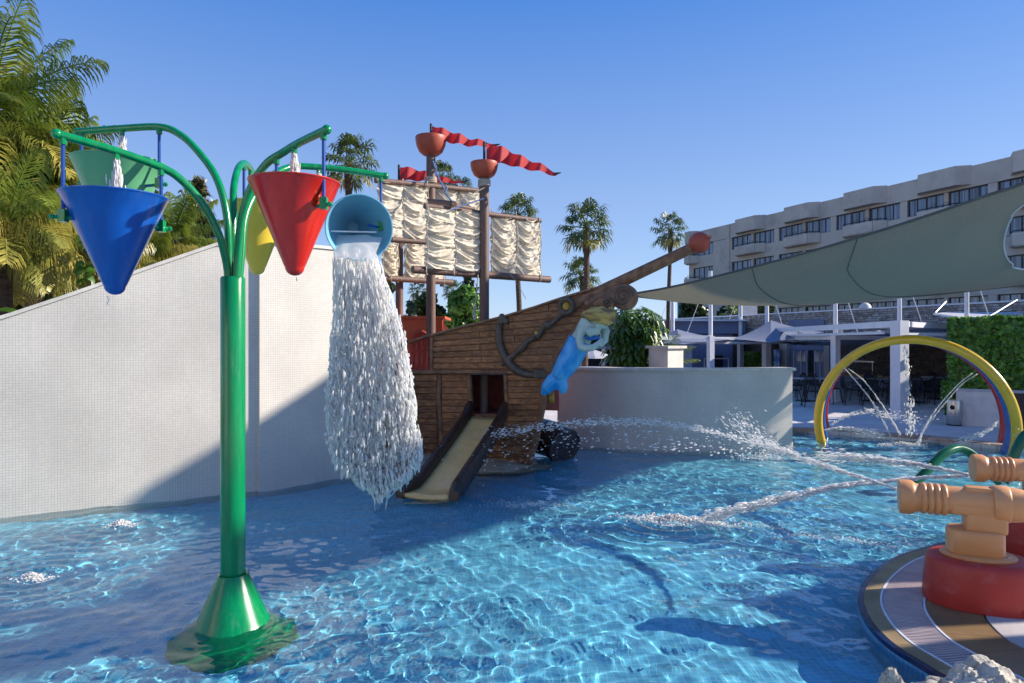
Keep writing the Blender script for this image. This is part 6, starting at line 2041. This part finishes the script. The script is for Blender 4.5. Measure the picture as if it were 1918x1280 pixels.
# string clumps
k = 190
CL = []
DL = []; RL = []; LL = []
for i in range(k):
    t = rs.random()**.5; u = rs.beta(1.1, 1.1)*2-1
    py0 = 478+t*400
    for j in range(int(rs.integers(10, 26))):
        py = py0+j*rs.uniform(2, 5)
        if py > 925-60*abs(u)**1.5+rs.normal(0, 8): break
        left = np.interp(py, LP_[0], LP_[1]); right = np.interp(py, RP_[0], RP_[1])
        px = (left+right)/2+(right-left)/2*u+rs.normal(0, 1.6)+3*math.sin(py/22+i)
        Y = 5.5-.1*t+.03*math.sin(i*3.3)
        CL.append(((px-959)/F*Y, Y, H+(640-py)/F*Y)); DL.append((u*.12+.05+rs.normal(0, .1), 0.02, -1)); q = .0045+.006*rs.random(); RL.append(q); LL.append(q*(1.6+1.8*rs.random()))
C = np.vstack([C, np.array(CL)]); D = np.vstack([D, np.array(DL)]); r = np.concatenate([r, RL]); l = np.concatenate([l, LL])
# frayed lower fringe
fr = 2600
a = rs.random(fr); px = 640+a*140; yb = np.interp(px, [640, 665, 700, 716, 740, 765, 780], [868, 895, 912, 932, 905, 890, 860])
py = yb-rs.exponential(20, fr)+10*np.sin(px/4.3)*np.sin(px/11)+5; Y = 5.45+rs.normal(0, .05, fr)
C = np.vstack([C, np.stack([(px-959)/F*Y, Y, H+(640-py)/F*Y], 1)]); D = np.vstack([D, np.stack([rs.normal(0, .25, fr), rs.normal(0, .1, fr), -np.ones(fr)], 1)])
q = .004+.011*rs.random(fr)**1.6; r = np.concatenate([r, q]); l = np.concatenate([l, q*(1.3+1.5*rs.random(fr))])
o = drops('falling_water', C, D, r, l, M_DROP, wob=.5)
tag(o, 'curtain of white falling water below the tipped pale blue bucket', 'water', None, 'stuff')
# continuous strands between the drops
ms = MB()
for i in range(300):
    u = rs.beta(1.3, 1.3)*2-1; t0 = rs.random()**1.5*.78; ln = rs.uniform(.10, .36)
    P = []; rr_ = []; ra = .0028+.006*rs.random()**1.3; ph = rs.random()*6.28; nn = 14
    for j in range(nn+1):
        t = t0+ln*j/nn; py = 472+t*430
        x = lerp(np.interp(py, LP_[0], LP_[1]), np.interp(py, RP_[0], RP_[1]), (u+1)/2)+3.5*math.sin(py/23+ph)*t+1.5*math.sin(py/9+2*ph)
        P.append(W(float(x), py, 5.56-.12*t+.06*math.sin(ph+i))); q = j/nn
        rr_.append(ra*(math.sin(PI*min(1, q*1.02+.02))**.6)*(1+.5*math.sin(q*21+ph)*(.3+t))+.0008)
    ms.tube(P, rr_, 6)
so = ms.build('water_strand', M_DROP, o, angle=180); tag(so, kind='stuff')
# water lying in the mouth of the bucket
m = MB()
def pool_(u, v):
    x = lerp(lerp(618, 628, v), lerp(716, 700, v), u); y = lerp(446, 484, v)-10*math.sin(PI*u)*(1-v)*.6
    p = W(x, y, lerp(5.78, 5.42, v)); p.z += .012*noise.noise(p*14)
    return p
m.grid(pool_, 20, 10); o = m.build('bucket_water', M_MIST, angle=180); own_origin(o, W(665, 465, 5.6)); tag(o, 'water spilling over the lip of the tipped pale blue bucket', 'water')

# filling streams from the nozzles
def stream(a, b, r0, r1, label, wob=.012, n=900):
    a = Vector(a); b = Vector(b)
    t = rs.random(n); 
    C = np.array(a)[None]*(1-t[:, None])+np.array(b)[None]*t[:, None]
    rad = lerp(r0, r1, t)
    C[:, 0] += rs.normal(0, 1, n)*rad*.55; C[:, 1] += rs.normal(0, 1, n)*rad*.55
    D = np.tile(np.array(b-a)[None], (n, 1))
    q = .0035+.003*rs.random(n)
    o = drops('filling_stream', C, D, q, q*rs.uniform(4, 9, n), M_MIST)
    own = a; o.data.transform(Matrix.Translation(-own)); o.location = own
    return tag(o, label, 'water jet', 'streams filling the buckets', 'stuff')
for (rt, mid), rimz, lb, x in ((blu, W(215, 372, 4.3).z, 'white stream falling into the blue bucket', 0), (grn, W(222, 304, 5.15).z, 'white stream falling into the pale green bucket', 0),
                      (red, W(552, 340, 4.5).z, 'white stream falling into the red bucket', 0), (yel, W(480, 395, 5.75).z, 'white stream falling into the yellow bucket', 0), (lt, W(655, 372, 5.7).z, 'white stream falling into the tipped pale blue bucket', 0)):
    stream(mid-Vector((0, 0, .05)), (mid.x+.01, mid.y, rimz-.06), .01, .034, lb)

def jet(pts, label, n, spread, rad, end_spread=None, cat='water jet', group=None, r_grow=1.0, mt=None, fade=.0, k=10, stretch=(2, 6), dens=1.0):
    P = smooth_path([Vector(p) for p in pts], k); S_ = arc(P)
    PA = np.array([tuple(p) for p in P]); S_ = np.array(S_)
    t = rs.random(n)**dens
    s = t*S_[-1]
    C = np.stack([np.interp(s, S_, PA[:, i]) for i in range(3)], 1)
    e = 1e-2
    C2 = np.stack([np.interp(np.minimum(s+e, S_[-1]), S_, PA[:, i]) for i in range(3)], 1)
    C1 = np.stack([np.interp(np.maximum(s-e, 0), S_, PA[:, i]) for i in range(3)], 1)
    D = C2-C1+1e-6
    sp = spread+(end_spread-spread)*t**1.5 if end_spread else spread
    sp = np.broadcast_to(sp, (n,))
    C = C+rs.normal(0, 1, (n, 3))*sp[:, None]*np.array([1, 1, .8])
    q = rad*(.4+rs.random(n)**2*1.2)*(1+(r_grow-1)*t)
    o = drops('water_jet', C, D, q, q*rs.uniform(*stretch, n), mt or M_MIST)
    a = Vector(P[0]); o.data.transform(Matrix.Translation(-a)); o.location = a
    return tag(o, label, cat, group, 'stuff')
def core(o_, pts, r0, r1):
    P = smooth_path([Vector(p) for p in pts], 10)
    k = len(P)
    c_ = MB().tube([p+Vector((0, 0, .003*math.sin(i*1.9))) for i, p in enumerate(P)], [lerp(r0, r1, i/(k-1))*(1+.25*math.sin(i*2.3)) for i in range(k)], 7).build('stream', M_MIST, None, angle=180)
    COL.objects.unlink(c_); c_.data.transform(Matrix.Translation(-Vector(o_.location))); link(c_, o_)
# near cannon: solid at the muzzle, breaking into drops over the pool
jo = jet([W(1690, 919, 5.45), W(1640, 903, 5.9), W(1560, 878, 6.5), W(1480, 851, 7.1)], 'straight white jet leaving the near cannon', 1100, .003, .0034, .028, stretch=(5, 14))
core(jo, [W(1700, 923, 5.4), W(1640, 903, 5.9), W(1560, 878, 6.5), W(1500, 857, 6.9)], .006, .0035)
jet([W(1490, 853, 7.0), W(1400, 828, 7.6), W(1300, 802, 8.2), W(1200, 790, 8.8), W(1090, 792, 9.3), W(1000, 802, 9.7), W(900, 820, 10.1)], 'long arching spray of drops crossing in front of the low mosaic wall', 1800, .02, .0068, .06, stretch=(1.5, 3.5), dens=1.0, r_grow=1.0)
jet([W(1450, 850, 7.4), W(1300, 835, 8.2), W(1150, 820, 8.9), W(1000, 835, 9.3), W(850, 880, 9.6)], 'loose drops falling from the long spray above the water', 520, .09, .008, .2, stretch=(1.2, 2.6))
jet([W(1480, 850, 7.1), W(1440, 832, 7.3), W(1400, 810, 7.5), W(1370, 785, 7.6)], 'fine mist standing over the right end of the spray', 900, .03, .004, .10, stretch=(2, 5))
# far cannon
jet([W(1812, 889, 6.7), W(1760, 878, 7.2), W(1690, 867, 7.8), W(1600, 858, 8.5), W(1540, 855, 9.0)], 'thin white jet leaving the far cannon', 1700, .006, .0055, .05, stretch=(4, 12))
jet([W(1812, 892, 6.7), W(1740, 894, 6.9), W(1650, 903, 7.1), W(1560, 913, 7.2), W(1450, 938, 7.3), W(1380, 955, 7.35), W(1320, 972, 7.5)], 'low arching jet from the far cannon ending in a splash', 2300, .008, .007, .04, stretch=(2, 7))
# arches' jets
AJ = [(((1582, 690), (1610, 722), (1640, 762), (1660, 800), (1674, 833)), 12.9), (((1588, 690), (1620, 715), (1650, 755), (1672, 790), (1686, 815)), 13.4),
      (((1820, 700), (1790, 725), (1755, 765), (1733, 800), (1718, 836)), 12.2), (((1829, 702), (1800, 722), (1762, 765), (1736, 800), (1719, 830)), 12.9)]
lbs = ['left water jet falling inside the yellow arch', 'left water jet falling inside the blue arch', 'right water jet falling inside the yellow arch', 'right water jet falling inside the blue arch']
for (pp, Y), lb in zip(AJ, lbs):
    jo = jet([W(x, y, Y) for x, y in pp], lb, 420, .003, .005, .012, group='jets inside the arches', stretch=(3, 8))
    core(jo, [W(x, y, Y) for x, y in pp], .0075, .005)
jet([W(1695, 652, 12.7), W(1700, 690, 12.7), W(1704, 760, 12.7), W(1706, 815, 12.7)], 'broken string of drops falling from the top of the arches', 260, .02, .010, .05, group='jets inside the arches', stretch=(1.5, 4))
jet([W(1544, 806, 13.3), W(1575, 803, 13.2), W(1610, 807, 13.1), W(1650, 818, 13.0)], 'low jet from the left foot of the yellow arch', 700, .01, .008, .06, group='jets inside the arches', stretch=(2, 5))
jet([W(1557, 796, 14.2), W(1580, 782, 14.1), W(1620, 772, 13.9), W(1660, 778, 13.7), (8.2, 13.6, .4)], 'fan of drops from the left foot of the red arch', 500, .015, .008, .12, group='jets inside the arches', stretch=(1.5, 3))
jet([W(1878, 735, 12.0), W(1892, 745, 11.9), W(1903, 780, 11.8), W(1912, 822, 11.7)], 'white jet spraying out to the right of the yellow arch', 500, .014, .012, .03, group='jets inside the arches', stretch=(1.5, 4))
jet([W(1868, 790, 12.2), W(1850, 808, 12.2), W(1820, 818, 12.3), W(1790, 830, 12.3)], 'thin spray from the right feet of the arches', 300, .012, .007, .05, group='jets inside the arches', stretch=(1.5, 4))

# white splashes lying on the surface
def splash(px, py, rx, ry, n, label, hgt=.03, size=.009, ang=0.0):
    c = G(px, py); th = rs.random(n)*2*PI; q = np.abs(rs.normal(0, .5, n))
    x = np.cos(th)*q*rx; y = np.sin(th)*q*ry
    X_ = c.x+x*math.cos(ang)-y*math.sin(ang); Y_ = c.y+x*math.sin(ang)+y*math.cos(ang)
    Z_ = wave_h(X_, Y_)+rs.random(n)**2.5*hgt*np.exp(-q)
    C = np.stack([X_, Y_, Z_], 1); D = rs.normal(0, 1, (n, 3))*np.array([1, 1, .4])
    s_ = size*(.3+rs.random(n)**2)
    o = drops('splash', C, D, s_, s_*rs.uniform(1, 2.2, n), M_FOAM)
    o.data.transform(Matrix.Translation(-c)); o.location = c
    return tag(o, label, 'splash', None, 'stuff')
splash(1265, 975, .62, .13, 2600, 'long white splash in the middle of the pool where the low jet lands', .07, .009, -.12)
splash(1330, 985, .9, .22, 900, 'scattered white drops around the middle splash', .03, .006, -.1)
splash(225, 985, .16, .10, 700, 'small bubbling splash near the sloping mosaic wall', .05, .008)
splash(60, 1082, .15, .08, 600, 'small bubbling splash at the left edge of the pool', .05, .007)
splash(1690, 834, .45, .18, 900, 'splash where the arch jets meet the pool', .06, .012)
splash(1000, 945, .9, .35, 900, 'fine drops peppering the water in front of the ship', .02, .005, .1)
splash(1560, 1010, 1.0, .2, 600, 'fine drops on the water beside the deck tip', .02, .0045, -.3)
splash(1430, 858, .55, .22, 700, 'drops dancing where the spray passes the wall corner', .12, .007)
# drips under the cones
for (x, y0, y1, Y, lb) in ((202, 556, 572, 4.3, 'thin drip under the tip of the blue bucket'), (556, 520, 526, 4.45, 'thin drip under the tip of the red bucket'), (1720, 962, 1025, 5.45, 'drips falling from the near cannon muzzle')):
    n = 14; C = np.array([tuple(W(x+rs.normal(0, .8), lerp(y0, y1, i/n), Y)) for i in range(n)])
    o = drops('drip', C, np.tile([[0, 0, -1.]], (n, 1)), .002, .008, M_DROP); o.data.transform(Matrix.Translation(-Vector(C[0]))); o.location = C[0]; tag(o, lb, 'drops')
